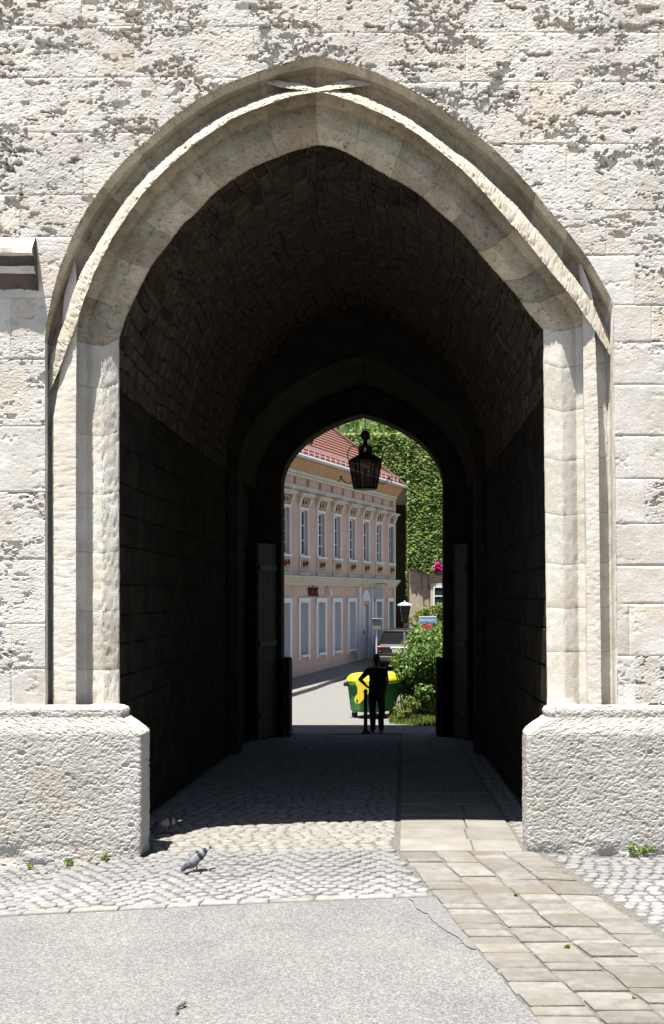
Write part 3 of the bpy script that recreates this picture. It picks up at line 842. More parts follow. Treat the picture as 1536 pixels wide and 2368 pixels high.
# left: segmental arcs
Rr = .72; half = math.radians(46); wcol = 2 * Rr * math.sin(half)
for c in range(-5, 2):
    xc = -.62 + c * wcol
    j = 0
    while True:
        yb = -3.4 + j * .108 - Rr
        if yb > .9: break
        nst = int(2 * half * Rr / .118)
        for i in range(nst + 1):
            a = -half + 2 * half * (i + .5 * (j % 2)) / nst
            if a > half + .02: continue
            x = xc + Rr * math.sin(a); y = yb + Rr * math.cos(a)
            cobs.append((x + cr_.uniform(-.008, .008), y + cr_.uniform(-.008, .008), cr_.uniform(.104, .122), cr_.uniform(.09, .108), -a + cr_.uniform(-.08, .08), 0))
        j += 1
left = [c for c in cobs if kerbY(c[0]) + .13 < c[1] < (-.02 if c[0] > -2.5 else -.12) and -5.2 < c[0] < trackL(c[1]) - .05]
# right: rows square to the wall
right = []
y = -5.4; j = 0
while y < -.1:
    x = trackR(y) + .07 + .05 * (j % 2)
    while x < 4.2:
        w = cr_.uniform(.10, .16)
        right.append((x + w / 2, y + cr_.uniform(-.012, .012), w * .95, cr_.uniform(.095, .115), cr_.uniform(-.12, .12), 0)); x += w + .004
    y += .112; j += 1
right = [c for c in right if not (c[0] > 1.3 and c[1] > -.2)]
# passage: larger rounded stones in loose rows
pas = []
y = .0; j = 0
while y < 13.4:
    for lo, hi in ((-3.02, trackL(y) - .05), (1.40, 1.72)):
        x = lo + .06 * (j % 2)
        while x < hi - .05:
            w = cr_.uniform(.12, .2); w = min(w, hi - x)
            pas.append((x + w / 2, y + cr_.uniform(-.015, .015), w * 1.0, cr_.uniform(.115, .15), cr_.uniform(-.15, .15), 1)); x += w
    y += .128; j += 1
pas = [c for c in pas if not (c[1] < .34 and (c[0] < -2.5 or c[0] > 1.33)) and not (c[1] < 1.15 and (c[0] < -2.96 or c[0] > 1.66))]
allc = left + right + pas
def in_view(c):
    d = c[1] + D0; px = CX + c[0] * F / d; return -5 < px < 1540
key = lambda c: (0 if in_view(c) and c[1] < 1.7 else 1, c[1] + D0)
allc.sort(key=key)
pave = empty('cobble_pavement', (0, 0, 0)); pave['kind'] = 'structure'
stuff = {0: MB(), 1: MB()}
for i, (x, y, sx, sy, rot, st) in enumerate(allc):
    me = (CM if st == 0 else CM2)[cr_.randrange(6)]
    hgt = .055
    z = gz(x, y) + cr_.uniform(-.006, .006) - (.0 if st == 0 else .012)
    if i < 300:
        o = bpy.data.objects.new('cobble', me); link(o, pave)
        o.location = (x, y, z); o.scale = (sx, sy, hgt); o.rotation_euler = (cr_.uniform(-.05, .05), cr_.uniform(-.05, .05), rot)
    else:
        ca, sa = math.cos(rot), math.sin(rot); tx, ty = cr_.uniform(-.06, .06), cr_.uniform(-.06, .06)
        vs = [(x + (v.co.x * sx) * ca - (v.co.y * sy) * sa, y + (v.co.x * sx) * sa + (v.co.y * sy) * ca, z + v.co.z * hgt + v.co.x * sx * tx + v.co.y * sy * ty) for v in me.vertices]
        stuff[st].add(vs, [tuple(p.vertices) for p in me.polygons])
stuff[0].build('cobble_field', M_COB, pave, smooth=True, kind='stuff')
stuff[1].build('passage_cobbles', M_COB2, pave, smooth=True, kind='stuff')

# ---- kerb row along the asphalt
kerb = empty('kerb_row', (0, 0, 0)); kerb['kind'] = 'structure'
def slab_quad(name, q, top, th, m, parent, bev=.012, r=cr_):
    "q: four xy corners"
    cx = sum(p[0] for p in q) / 4; cy = sum(p[1] for p in q) / 4
    tilt = (r.uniform(-.008, .008), r.uniform(-.008, .008)); v = []
    for ins, dz in ((0, -th), (0, -.010), (bev, 0)):
        for p in q:
            dx, dy = p[0] - cx, p[1] - cy; l = math.hypot(dx, dy); k = 1 - ins * 1.3 / l
            v.append((cx + dx * k, cy + dy * k, gz(p[0], p[1]) + top + dz + tilt[0] * dx + tilt[1] * dy))
    f = [(8, 9, 10, 11)] + [(k + i, k + (i + 1) % 4, k + 4 + (i + 1) % 4, k + 4 + i) for k in (0, 4) for i in range(4)]
    return mk(name, v, f, m, parent)
x = -6.0
while x < .28:
    l = cr_.uniform(.24, .5); x2 = min(x + l - .012, .33)
    a, b_ = float(kerbY(x)), float(kerbY(x2))
    slab_quad('kerb_stone', [(x, a), (x2, b_), (x2 + cr_.uniform(-.01, .01), b_ + .115), (x + .01, a + .115)], .006 + cr_.uniform(-.004, .004), .1, M_COB2 if cr_.random() < .6 else M_COB, kerb)
    x += l

# ---- slab track: four columns of squared slabs, then worn slabs through the passage
track = empty('slab_track', (0, 0, 0)); track['kind'] = 'structure'
for c in range(4):
    y = -7.2 + cr_.uniform(0, .3)
    while y < -.16:
        l = cr_.choice([.12, .15, .17, .2, .23, .28]) * cr_.uniform(.9, 1.1)
        y2 = min(y + l, -.12)
        if -.12 - y2 < .1: y2 = -.12
        def xat(yy, f): return trackL(yy) * (1 - f) + trackR(yy) * f
        f0, f1 = c / 4 + .008, (c + 1) / 4 - .008
        jj = [cr_.uniform(-.014, .014) for _ in range(8)]
        sk = .02
        q = [(xat(y, f0) + jj[0], y + .010 + jj[4] * .6), (xat(y, f1) + jj[1], y + .010 + jj[5] * .6), (xat(y2, f1) + jj[2], y2 - .008 + jj[6] * .6), (xat(y2, f0) + jj[3], y2 - .008 + jj[7] * .6)]
        slab_quad('paving_slab', q, cr_.uniform(-.008, .010), .09, M_SLAB, track, bev=.018)
        y = y2
y = -.10
while y < 13.4:
    l = cr_.uniform(.7, 1.5) if y > .1 else .55
    y2 = min(y + l, 13.4)
    sp = cr_.uniform(.4, .65)
    a0, a1 = trackL(y), trackL(y2)
    for f0, f1 in ((0, sp), (sp, 1)):
        X0 = lambda yy, f: trackL(yy) * (1 - f) + 1.38 * f
        q = [(X0(y, f0) + .006, y + .006), (X0(y, f1) - .006, y + .006), (X0(y2, f1) - .006, y2 - .006), (X0(y2, f0) + .006, y2 - .006)]
        slab_quad('passage_slab', q, cr_.uniform(-.004, .004), .09, M_SLAB2, track, bev=.008)
    y = y2

# ---- street beyond the gate
M_STREET = mat('street setts', (.15, .147, .14), .85, (.21, .205, .195), 22, bump=.8, bscale=16, bdist=.03, spec=.2)
sheet('street', -9, 9, 13.42, 70, .5, .5, M_STREET, .0)
# ================================================================== pink house beyond the gate
HA = math.atan2(.9492, .3146)
house = empty('pink_house', (-5.528, 18.0, -.3), HA, 'pink two storey house with white framed windows and red tiled roof', 'house')
HZ = -.3
def hz(z): return z - HZ
M_PINK = mat('pink render', (.56, .385, .315), .9, (.64, .45, .375), 1.6, bump=.15, bscale=25, spec=.15)
M_CREAM = mat('cream stucco', (.56, .52, .42), .9, (.64, .60, .50), 3, spec=.15)
M_WHITE = mat('white window paint', (.74, .76, .78), .6, spec=.3)
M_TERRA = mat('terracotta relief', (.40, .24, .15), .9, (.56, .40, .28), 18, bump=.8, bscale=22, bdist=.02)
M_OCHRE = mat('ochre eaves boards', (.42, .24, .13), .85, (.50, .31, .18), 5)
M_GLASS = mat('window glass', (.02, .03, .03), .04, spec=.5, bump=.35, bscale=4.0, bdist=.02)
M_TILE = mat('red roof tile', (.165, .075, .058), .9, (.25, .125, .10), 16, rand=.1, bump=.5, spec=.1)
M_TILE2 = mat('new orange tile', (.36, .16, .09), .9, (.42, .2, .12), 12, spec=.1)
M_ZINC = mat('painted zinc', (.50, .55, .60), .45, (.62, .66, .70), 6, metal=.2)
M_ORN = mat('brown relief', (.16, .07, .035), .9)
M_REDT = mat('dark red lettering', (.10, .015, .015), .6)
M_DARK = mat('dark doorway wood', (.02, .018, .016), .6)
U0, UE = -2.0, 17.95
WK = [6.78 + 1.53 * k for k in range(-1, 8)]
op = []
for k, u in enumerate(WK):
    op.append((u - .31, u + .31, hz(4.10), hz(5.58)))
    if k != 6: op.append((u - .33, u + .33, hz(.80), hz(2.52)))
    else: op.append((u - .36, u + .36, hz(.32), hz(2.42)))
xb = sorted(set([U0, UE] + [a for o in op for a in o[:2]])); zb = sorted(set([0, hz(7.05)] + [a for o in op for a in o[2:]]))
wv = []; wf = []
for i in range(len(xb) - 1):
    for j in range(len(zb) - 1):
        cx, cz = (xb[i] + xb[i + 1]) / 2, (zb[j] + zb[j + 1]) / 2
        if any(o[0] < cx < o[1] and o[2] < cz < o[3] for o in op): continue
        b = len(wv); wv += [(xb[i], 0, zb[j]), (xb[i + 1], 0, zb[j]), (xb[i + 1], 0, zb[j + 1]), (xb[i], 0, zb[j + 1])]; wf.append((b, b + 1, b + 2, b + 3))
for o in op:                                                     # reveals
    b = len(wv); a0, a1, c0_, c1_ = o
    wv += [(a0, 0, c0_), (a1, 0, c0_), (a1, 0, c1_), (a0, 0, c1_), (a0, .24, c0_), (a1, .24, c0_), (a1, .24, c1_), (a0, .24, c1_)]
    wf += [(b, b + 4, b + 5, b + 1), (b + 1, b + 5, b + 6, b + 2), (b + 2, b + 6, b + 7, b + 3), (b + 3, b + 7, b + 4, b)]
b = len(wv); wv += [(U0, 0, 0), (U0, 8.6, 0), (U0, 8.6, hz(7.05)), (U0, 0, hz(7.05)), (UE, 0, 0), (UE, 8.6, 0), (UE, 8.6, hz(7.05)), (UE, 0, hz(7.05))]
wf += [(b, b + 3, b + 2, b + 1), (b + 4, b + 5, b + 6, b + 7), (b + 1, b + 2, b + 6, b + 5)]
mk('wall', wv, wf, M_PINK, house)
mk('dark_rooms', [(U0, .9, 0), (UE, .9, 0), (UE, .9, hz(7)), (U0, .9, hz(7))], [(0, 1, 2, 3)], M_DARK, house)
hr = random.Random(9)
def window(u, z0, z1, w, y, bars, tilt=0):
    f = MB(); t = .045
    f.box((u, y, z0 + t / 2), (w, .05, t)); f.box((u, y, z1 - t / 2), (w, .05, t))
    for s in (-1, 1): f.box((u + s * (w / 2 - t / 2), y, (z0 + z1) / 2), (t, .05, z1 - z0 - 2 * t))
    f.box((u, y, (z0 + z1) / 2), (.05, .045, z1 - z0 - 2 * t))
    for k in range(1, bars): f.box((u, y, z0 + (z1 - z0) * k / bars), (w - 2 * t, .035, .028))
    o = f.build('window', M_WHITE, house)
    for s in (-1, 1):
        x0, x1 = (u - w / 2 + t, u - .025) if s < 0 else (u + .025, u + w / 2 - t)
        mk('pane', [(x0, y + .012, z0 + t), (x1, y + .012, z0 + t), (x1, y + .012 + tilt, z1 - t), (x0, y + .012 + tilt, z1 - t)], [(0, 1, 2, 3)], M_GLASS, o)
    return o
for k, u in enumerate(WK):
    window(u, hz(4.10), hz(5.58), .62, .10, 4 if k % 2 else 3, .04 if k in (1, 4) else 0)
    s = MB()                                                      # surround
    for sg in (-1, 1): s.box((u + sg * .355, -.02, hz(4.86)), (.07, .05, 1.62))
    s.box((u, -.02, hz(5.635)), (.64, .05, .09)); s.box((u, -.045, hz(4.045)), (.86, .1, .07))
    s.build('window_surround', M_WHITE, house)
    p = MB(); p.box((u, -.02, hz(3.78)), (.80, .05, .44)); p.box((u, -.03, hz(3.475)), (.84, .07, .12))
    p.build('panel_frame', M_CREAM, house)
    q = MB().box((u, -.052, hz(3.78)), (.60, .03, .34)).build('relief_panel', M_TERRA, house)
    sc = MB()
    for (cx, cz, r0) in ((-.12, .0, .11), (.14, .03, .09)):
        sc.tube([(u + cx + r0 * (1 - t * .10) * math.cos(t * 1.1), -.075, hz(3.78) + cz + r0 * (1 - t * .10) * math.sin(t * 1.1)) for t in np.linspace(0, 6.5, 14)], .028, 5)
    sc.build('scroll_ornament', M_ORN, q)
    h = MB()                                                      # bracketed hood above the window
    h.box((u, -.11, hz(6.09)), (1.12, .24, .07), bev=.01); h.box((u, -.075, hz(6.03)), (1.02, .16, .05))
    for sg in (-1, 1): h.prism([(0, 6.0), (-.15, 6.0), (-.03, 5.66), (0, 5.66)], u + sg * .42 - .07, u + sg * .42 + .07, f=lambda a, b, y: (y, a, hz(b)))
    h.build('window_hood', M_CREAM, house)
    hp = MB().box((u, -.02, hz(5.845)), (.68, .04, .26)).build('hood_panel', M_TERRA, house)
    MB().box((u - .12, -.05, hz(5.85)), (.07, .03, .17), bev=.01).build('figure_relief', M_ORN, hp); MB().box((u + .12, -.05, hz(5.85)), (.07, .03, .13), bev=.01).build('figure_relief', M_ORN, hp)
    if k != 6:
        window(u, hz(.80), hz(2.52), .66, .20, 1)
        s = MB()
        for sg in (-1, 1): s.box((u + sg * .41, -.025, hz(1.62)), (.16, .05, 1.96 + .05))
        s.box((u, -.027, hz(2.60)), (.98, .056, .16)); s.box((u, -.05, hz(.755)), (.70, .14, .08))
        s.build('window_surround', M_WHITE, house)
        mk('reveal_lining', [(u - .325, .0, hz(.8)), (u - .325, .19, hz(.8)), (u - .325, .19, hz(2.515)), (u - .325, 0, hz(2.515)), (u + .325, .0, hz(.8)), (u + .325, .19, hz(.8)), (u + .325, .19, hz(2.515)), (u + .325, 0, hz(2.515))], [(0, 1, 2, 3), (7, 6, 5, 4)], M_WHITE, house)
    else:
        d = MB().box((u + .18, .12, hz(1.36)), (.36, .05, 2.08), bev=.005).build('door', M_WHITE, house)
        MB().box((u + .06, .08, hz(1.35)), (.03, .05, .14)).build('handle', M_IRON, d)
        MB().box((u - .18, .14, hz(1.36)), (.35, .03, 2.08)).build('dark_door_gap', M_DARK, house)
        s = MB()
        for sg in (-1, 1):
            s.box((u + sg * .40, -.02, hz(1.45)), (.10, .05, 2.2)); s.box((u + sg * .72, -.03, hz(1.7)), (.20, .06, 2.76))
        arc = [(u + .45 * math.cos(a), 2.55 + .42 * math.sin(a)) for a in np.linspace(0, math.pi, 13)]
        s.prism(arc, -.045, 0, f=lambda a, b, y: (a, y, hz(b)))
        s.build('door_surround', M_WHITE, house)
lg = MB()
for z, dep, h in ((3.14, .10, .08), (3.215, .16, .07), (3.29, .22, .08), (3.365, .28, .07)): lg.box(((U0 + UE) / 2, -dep / 2, hz(z)), (UE - U0, dep, h - .004))
lg.build('string_course', M_CREAM, house)
MB().box(((U0 + UE) / 2, -.02, hz(6.30)), (UE - U0, .05, .14)).build('frieze_band', M_CREAM, house)
MB().box(((U0 + UE) / 2, -.06, hz(6.78)), (UE - U0, .12, .10)).box(((U0 + UE) / 2, -.04, hz(6.68)), (UE - U0, .08, .08)).build('cornice', M_CREAM, house)
for k in range(12): MB().box((UE - .5 - 1.1 * k, -.03, hz(6.50)), (.09, .07, .22)).build('frieze_bracket', M_TERRA, house)
MB().prism([(0, 6.84), (-.12, 6.84), (-.36, 7.12), (-.36, 7.2), (0, 7.2)], U0, UE + .06, f=lambda a, b, y: (y, a, hz(b))).build('eaves', M_OCHRE, house)
MB().box((UE - .1, -.03, hz(3.3)), (.22, .07, 7.2 * .93)).build('corner_pilaster', M_CREAM, house)
MB().box(((U0 + UE) / 2 + .1, -.42, hz(7.24)), (UE - U0 + .3, .13, .1), bev=.03).build('gutter', M_ZINC, house)
# roof: courses of tiles as overlapping strips, hipped at the far end
roofv = []; rooff = []
ncr = 26; RY, RZ = 4.3, 11.5
for i in range(ncr):
    t0, t1 = i / ncr, (i + 1) / ncr
    def pt(t, lift):
        return (-.38 + t * (RY + .38), hz(7.26 + t * (RZ - 7.26)) + lift, UE + .25 - t * (UE + .25 - 13.9))
    y0, z0, ue0 = pt(t0, .045); y1, z1, ue1 = pt(t1, .0)
    b = len(roofv); roofv += [(U0, y0, z0), (ue0, y0, z0), (ue1, y1, z1), (U0, y1, z1), (U0, y0, z0 - .05), (ue0, y0, z0 - .05)]
    rooff += [(b, b + 1, b + 2, b + 3), (b, b + 4, b + 5, b + 1)]
b = len(roofv); roofv += [(UE + .25, -.38, hz(7.26)), (UE + .25, 8.98, hz(7.26)), (13.9, RY, hz(RZ)), (U0, RY, hz(RZ)), (U0, 8.98, hz(7.26))]
rooff += [(b, b + 1, b + 2), (b + 1, b + 4, b + 3, b + 2)]
roof = mk('roof', roofv, rooff, M_TILE, house)
MB().tube([(UE + .25, -.38, hz(7.30)), (13.9, RY, hz(RZ + .04))], .10, 7).build('hip_tiles', M_TILE, roof)
def on_roof(u, t, lift=.06): return (u, -.38 + t * (RY + .38), hz(7.26 + t * (RZ - 7.26)) + lift)
for u0_, tt in ((9.9, (.18, .30)),):
    for i in range(9):
        a = tt[0] + (tt[1] - tt[0]) * i / 9; p = on_roof(u0_, a); p2 = on_roof(u0_, a + (tt[1] - tt[0]) / 9, .055)
        mk('new_tile', [(p[0] - .12, p[1], p[2]), (p[0] + .12, p[1], p[2]), (p2[0] + .12, p2[1], p2[2]), (p2[0] - .12, p2[1], p2[2])], [(0, 1, 2, 3)], M_TILE2, roof)
for u0_, t in ((7.6, .2), (9.9, .165)):
    p = on_roof(u0_, t); MB().box((p[0], p[1], p[2] + .05), (.2, .1, .12), bev=.02).build('roof_vent', M_DARK, roof)
sg_ = MB()
for i in range(40):
    u = UE - .2 - i * .5
    if u > U0: sg_.box((u, -.22, hz(7.50)), (.03, .03, .30))
sg_.box(((U0 + UE) / 2, -.22, hz(7.64)), (UE - U0, .03, .03)); sg_.box(((U0 + UE) / 2, -.26, hz(7.36)), (UE - U0, .03, .04))
sg_.build('snow_guard', M_WHITE, house)
# lettering on the wall
def text_mesh(name, body, size, m, parent, mw, ext=.01, bold=0.0):
    cu = bpy.data.curves.new(name, 'FONT'); cu.body = body; cu.size = size; cu.extrude = ext; cu.align_x = 'CENTER'; cu.align_y = 'CENTER'; cu.offset = bold
    t = bpy.data.objects.new(name, cu); COL.objects.link(t)
    dg = bpy.context.evaluated_depsgraph_get(); me = bpy.data.meshes.new_from_object(t.evaluated_get(dg))
    bpy.data.objects.remove(t); me.materials.clear(); me.materials.append(m)
    o = bpy.data.objects.new(name, me); link(o, parent); o.matrix_local = mw; return o
ut = (40848 / (1780 - 723) - 30) * 1.0535
text_mesh('lettering', 'WÖRK', .36, M_REDT, house, Matrix.Translation((ut, -.03, hz(2.86))) @ Matrix.Rotation(math.pi / 2, 4, 'X') @ Matrix.Diagonal((.80, 1.25, 1, 1)), .02, .0)
ul = (40848 / (1780 - 755) - 30) * 1.0535
MB().tube([(ul, 0, hz(3.02)), (ul, -.15, hz(3.05)), (ul, -.15, hz(2.95))], .018, 6).lathe([(.03, hz(2.74)), (.08, hz(2.76)), (.06, hz(2.95)), (.02, hz(2.97))], c=(ul, -.15, 0), n=10).build('wall_lamp', M_WHITE, house)

# ---- pavement with kerb in front of the house
def house_x(d): return .3314 * d - 15.47
walk = empty('sidewalk', (0, 0, 0)); walk['kind'] = 'structure'
M_WALK = mat('pavement slabs', (.16, .155, .145), .9, (.22, .215, .20), 10, bump=.5, bscale=60)
ds = np.linspace(29, 50, 43); v = []; f = []
for d in ds:
    kx = np.interp(d, [29, 33.5, 35.5, 38.8, 44, 50], [-3.9, -2.94, -2.35, -1.62, -.35, 1.6]); kx = min(kx, house_x(d) + 2.2)
    zk = gz(0, d - 12) + .13; zb_ = .086 + .0426 * (d - 36.9)
    v += [(kx + .02, d - 12, zk - .35), (kx, d - 12, zk - .02), (kx - .03, d - 12, zk), (kx - .16, d - 12, zk + .004), (house_x(d) - .15, d - 12, zb_)]
for i in range(len(ds) - 1):
    for k in range(4): f.append((i * 5 + k, (i + 1) * 5 + k, (i + 1) * 5 + k + 1, i * 5 + k + 1))
mk('sidewalk_surface', v, f, M_WALK, walk)

M_ALLEY_SHADE = mat('shade dark alley wall', (.03, .035, .02), .95, (.055, .06, .035), 6)  # alley shade painted as a dark wall tone
# ================================================================== foliage helpers
def leaf_mesh(name, P, Nn, size, m, parent, seed, aspect=.75, droop=.4, jitter=.7):
    r = np.random.default_rng(seed); n = len(P)
    Nn = Nn + r.normal(0, jitter, (n, 3)); Nn /= np.linalg.norm(Nn, axis=1)[:, None]
    up = np.tile(np.array([0, 0, -1.0]), (n, 1)) + r.normal(0, .55, (n, 3))
    ax = up - (up * Nn).sum(1)[:, None] * Nn; ax /= np.linalg.norm(ax, axis=1)[:, None] + 1e-9
    sd = np.cross(Nn, ax); L_ = size * r.uniform(.6, 1.25, n)[:, None]
    a = P - ax * L_ * .5; t = P + ax * L_ * .5 - Nn * L_ * .12
    l = P - sd * L_ * .5 * aspect - Nn * L_ * .10 - ax * L_ * .08; q = P + sd * L_ * .5 * aspect - Nn * L_ * .10 - ax * L_ * .08
    V = np.stack([a, l, t, q], 1).reshape(-1, 3); i = np.arange(n)[:, None] * 4
    Fq = np.concatenate([i + np.array([[0, 1, 2]]), i + np.array([[0, 2, 3]])], 0)
    return mk(name, V, Fq, m, parent)
def leaf_mat(name, c1, c2, trans=.35, sc=3.0):
    m = mat(name, c1, .5, c2, sc, 3, spec=.35, trans=trans, ramp=(.38, .62)); return m
M_IVY = leaf_mat('ivy leaf', (.055, .12, .014), (.21, .295, .05), .3, 4.5)
M_BUSH = leaf_mat('glossy shrub leaf', (.04, .10, .016), (.15, .24, .05), .28, 4.5)
M_BUSH2 = leaf_mat('yellow green shrub leaf', (.09, .15, .02), (.17, .22, .035), .35, 3)
M_TREE = leaf_mat('tree leaf', (.055, .115, .018), (.17, .24, .05), .3, .6)
M_STEM = mat('woody stem', (.09, .065, .045), .95, (.14, .10, .07), 14, bump=.4)

def lumps(c, rad, nl, seed, lr=(.25, .45)):
    r = np.random.default_rng(seed); out = []
    for _ in range(nl):
        d = r.normal(size=3); d /= np.linalg.norm(d); k = r.uniform(.35, .95)
        out.append((np.array(c) + d * np.array(rad) * k, r.uniform(*lr) * min(rad)))
    return out
def lump_leaves(ls, per, seed):
    r = np.random.default_rng(seed); P = []; N_ = []
    for c, rr in ls:
        d = r.normal(size=(per, 3)); d /= np.linalg.norm(d, axis=1)[:, None]
        k = r.uniform(.55, 1.05, per)[:, None]
        P.append(c + d * rr * k * np.array([1.15, 1.15, .85])); N_.append(d * .7 + np.array([0, -.1, .7]))
    return np.vstack(P), np.vstack(N_)

# ---- ivy clad building at the end of the street
ivyh = empty('stone_building', (.8, 37.0, 0), 0, 'tan plastered building half hidden under climbing ivy', 'building')
M_TAN = mat('tan plaster', (.33, .27, .20), .95, (.44, .37, .28), 5, bump=.4, bscale=20)
bx = MB(); bx.box((3.2, 4.5, 5.0), (6.4, 9, 10.6)); bx.build('wall', M_TAN, ivyh)
MB().box((-2.0, 5.0, 8.45), (4.0, 6, 2.3)).build('shading_bridge_wing', M_TAN, ivyh)  # upper wing, bridged over the alley to keep it in shade
MB().box((-2.0, 8.1, 3.2), (4.0, .3, 8.2)).build('alley_end_wall', M_ALLEY_SHADE, ivyh)
MB().box((-.03, 5.0, 3.2), (.05, 7, 8.2)).build('alley_side', M_ALLEY_SHADE, ivyh)  # dark sheet over the tan side wall, standing in for shade
M_SILL = mat('pale window stone', (.50, .45, .38), .9)
w_ = MB().box((1.5, -.05, 2.55), (1.24, .12, 1.5)).build('window_surround', M_SILL, ivyh)
wg = MB().box((1.5, -.115, 2.55), (.98, .03, 1.2)).build('window', M_GLASS, ivyh)
wf_ = MB()
for s in (-1, 0, 1): wf_.box((1.5 + s * .47, -.14, 2.55), (.05, .04, 1.2))
for z in (1.97, 2.35, 2.75, 3.13): wf_.box((1.5, -.142, z), (.98, .035, .045))
wf_.build('frame', M_WHITE, wg)
st = MB(); st.box((1.75, -.12, 5.1), (.7, .06, 1.1))
sh_ = MB().box((1.75, -.16, 5.1), (.74, .02, 1.14)).build('shutter', M_WHITE, ivyh)
for i in range(9): MB().box((1.75, -.18, 4.62 + i * .12), (.62, .04, .03)).build('louvre', M_ZINC, sh_)
ivy = empty('ivy', (.8, 36.9, 3.0), 0, 'thick bright green ivy covering the wall of the tan building', 'ivy')
r_ = np.random.default_rng(4)
def wall_leaves(x0, x1, z0, z1, y, n, lower=None):
    x = r_.uniform(x0, x1, n); z = r_.uniform(z0, z1, n)
    b = fbm(x * 1.3, z * 1.1, 5, 3)
    if lower is not None:
        k = z > lower + .9 * fbm(x * 1.2, x * 0 + 3, 9, 3) ; x, z, b = x[k], z[k], b[k]
    yy = y - .10 - .06 * (b + .5) - r_.uniform(0, .10, len(x))
    return np.c_[x, yy, z]
P = np.vstack([wall_leaves(.72, 6.5, 3.0, 10.6, 37.0, 32000, 3.85)])
P2 = wall_leaves(-2.6, .78, 7.1, 10.0, 39.0, 8000, 7.5)
P3 = np.c_[r_.uniform(.66, .80, 900), r_.uniform(38.6, 41.5, 900), r_.uniform(2.8, 7.4, 900)]
inv = np.array([.8, 36.9, 3.0])
for nm, PP, nv, sd in (('front_leaves', P, (0, -.75, .75), 1), ('rear_leaves', P2, (0, -.75, .75), 2), ('side_leaves', P3, (-.9, -.2, .4), 3)):
    leaf_mesh(nm, PP - inv, np.tile(np.array(nv), (len(PP), 1)), .145, M_IVY, ivy, sd, .9, jitter=.28)
sm = MB()
for x in (1.35, 1.62, 2.2):
    sm.tube([(x - .8 + .05 * math.sin(i * 1.7 + x), -.0, -2.6 + i * .5) for i in range(8)], [.035 - .003 * i for i in range(8)], 5)
sm.build('stem', M_STEM, ivy)
# ---- hanging flower basket
fb = empty('flower_basket', (2.02, 36.3, 3.6), 0, 'magenta flower basket hanging on the ivy wall', 'flower basket')
M_FLOW = mat('magenta petals', (.50, .02, .22), .7, (.65, .04, .34), 14, trans=.25)
MB().lathe([(.06, 0), (.2, .08), (.24, .2), (.22, .2)], n=12).build('basket', M_STEM, fb)
ls = lumps((0, 0, .36), (.26, .26, .26), 22, 3, (.25, .4)); Pf, Nf = lump_leaves(ls, 40, 4)
leaf_mesh('petals', Pf, Nf, .07, M_FLOW, fb, 5, 1.0)
Pf, Nf = lump_leaves(lumps((0, 0, .22), (.26, .26, .16), 8, 6, (.3, .5)), 25, 7)
leaf_mesh('leaves', Pf, Nf, .08, M_IVY, fb, 8)
MB().tube([(0, .6, 1.0), (0, .1, 1.05), (0, 0, 1.0), (0, 0, .5)], .012, 6).build('hanger', M_IRON, fb)

# ---- shrubs in front
def shrub(name, loc, rad, nl, per, size, m, seed, label, lr=(.25, .42)):
    s = empty(name, loc, 0, label, 'shrub')
    P, N_ = lump_leaves(lumps((0, 0, rad[2] * .95), rad, nl, seed, lr), per, seed + 1)
    k = P[:, 2] > .02
    leaf_mesh('leaves', P[k], N_[k], size, m, s, seed + 2, .62)
    rr = random.Random(seed)
    for i in range(7):
        a = rr.uniform(0, 6.28); q = rr.uniform(.3, .8)
        MB().tube([(.1 * math.cos(a), .1 * math.sin(a), -.1), (.4 * q * rad[0] * math.cos(a), .4 * q * rad[1] * math.sin(a), rad[2] * .8), (q * rad[0] * math.cos(a), q * rad[1] * math.sin(a), rad[2] * 1.5)], [.03, .02, .008], 5).build('stem', M_STEM, s)
    return s
zb0 = -.34
shrub('shrub', (1.0, 17.4, zb0), (1.0, .9, 1.12), 95, 160, .115, M_BUSH, 11, 'dense glossy green shrub beside the wheeled bin at the gate exit')
shrub('shrub', (1.75, 19.5, zb0 + .2), (1.15, .9, 1.14), 90, 150, .115, M_BUSH, 41, 'tall dark green shrub behind the street name sign')
shrub('shrub', (1.5, 24.2, -.2), (1.1, .8, 1.46), 90, 130, .12, M_BUSH2, 71, 'yellow green shrub below the stone framed window')
shrub('shrub', (.35, 15.9, zb0), (.36, .3, .32), 16, 80, .07, M_BUSH2, 91, 'low light green shrub at the foot of the glossy shrub')
gp = MB(); gr_ = np.random.default_rng(8)
n = 2600; gx = gr_.uniform(-.05, 1.5, n); gy = 14.9 + gr_.uniform(0, 1.5, n) + .5 * (1 - gx)
kk = gy < 17; gx, gy = gx[kk], gy[kk]; n = len(gx)
h = gr_.uniform(.05, .16, n); a = gr_.uniform(0, 6.28, n); w = .012
B = np.c_[gx, gy, np.full(n, zb0)]; side = np.c_[np.cos(a), np.sin(a), a * 0] * w
tip = B + np.c_[gr_.normal(0, .04, n), gr_.normal(0, .04, n), h]
V = np.stack([B - side, B + side, tip], 1).reshape(-1, 3); Fg = np.arange(3 * n).reshape(-1, 3)
o = mk('grass', V, Fg, M_BUSH2, None); tag(o, 'grass verge under the shrubs at the edge of the street', 'grass', kind='stuff')
sheet('verge', -.1, 9, 15.0, 22, .3, .3, M_EARTH, .006, keep=lambda x, y: x > .0 + .35 * np.maximum(0, 16.2 - y) + .1 * np.maximum(0, y - 19))

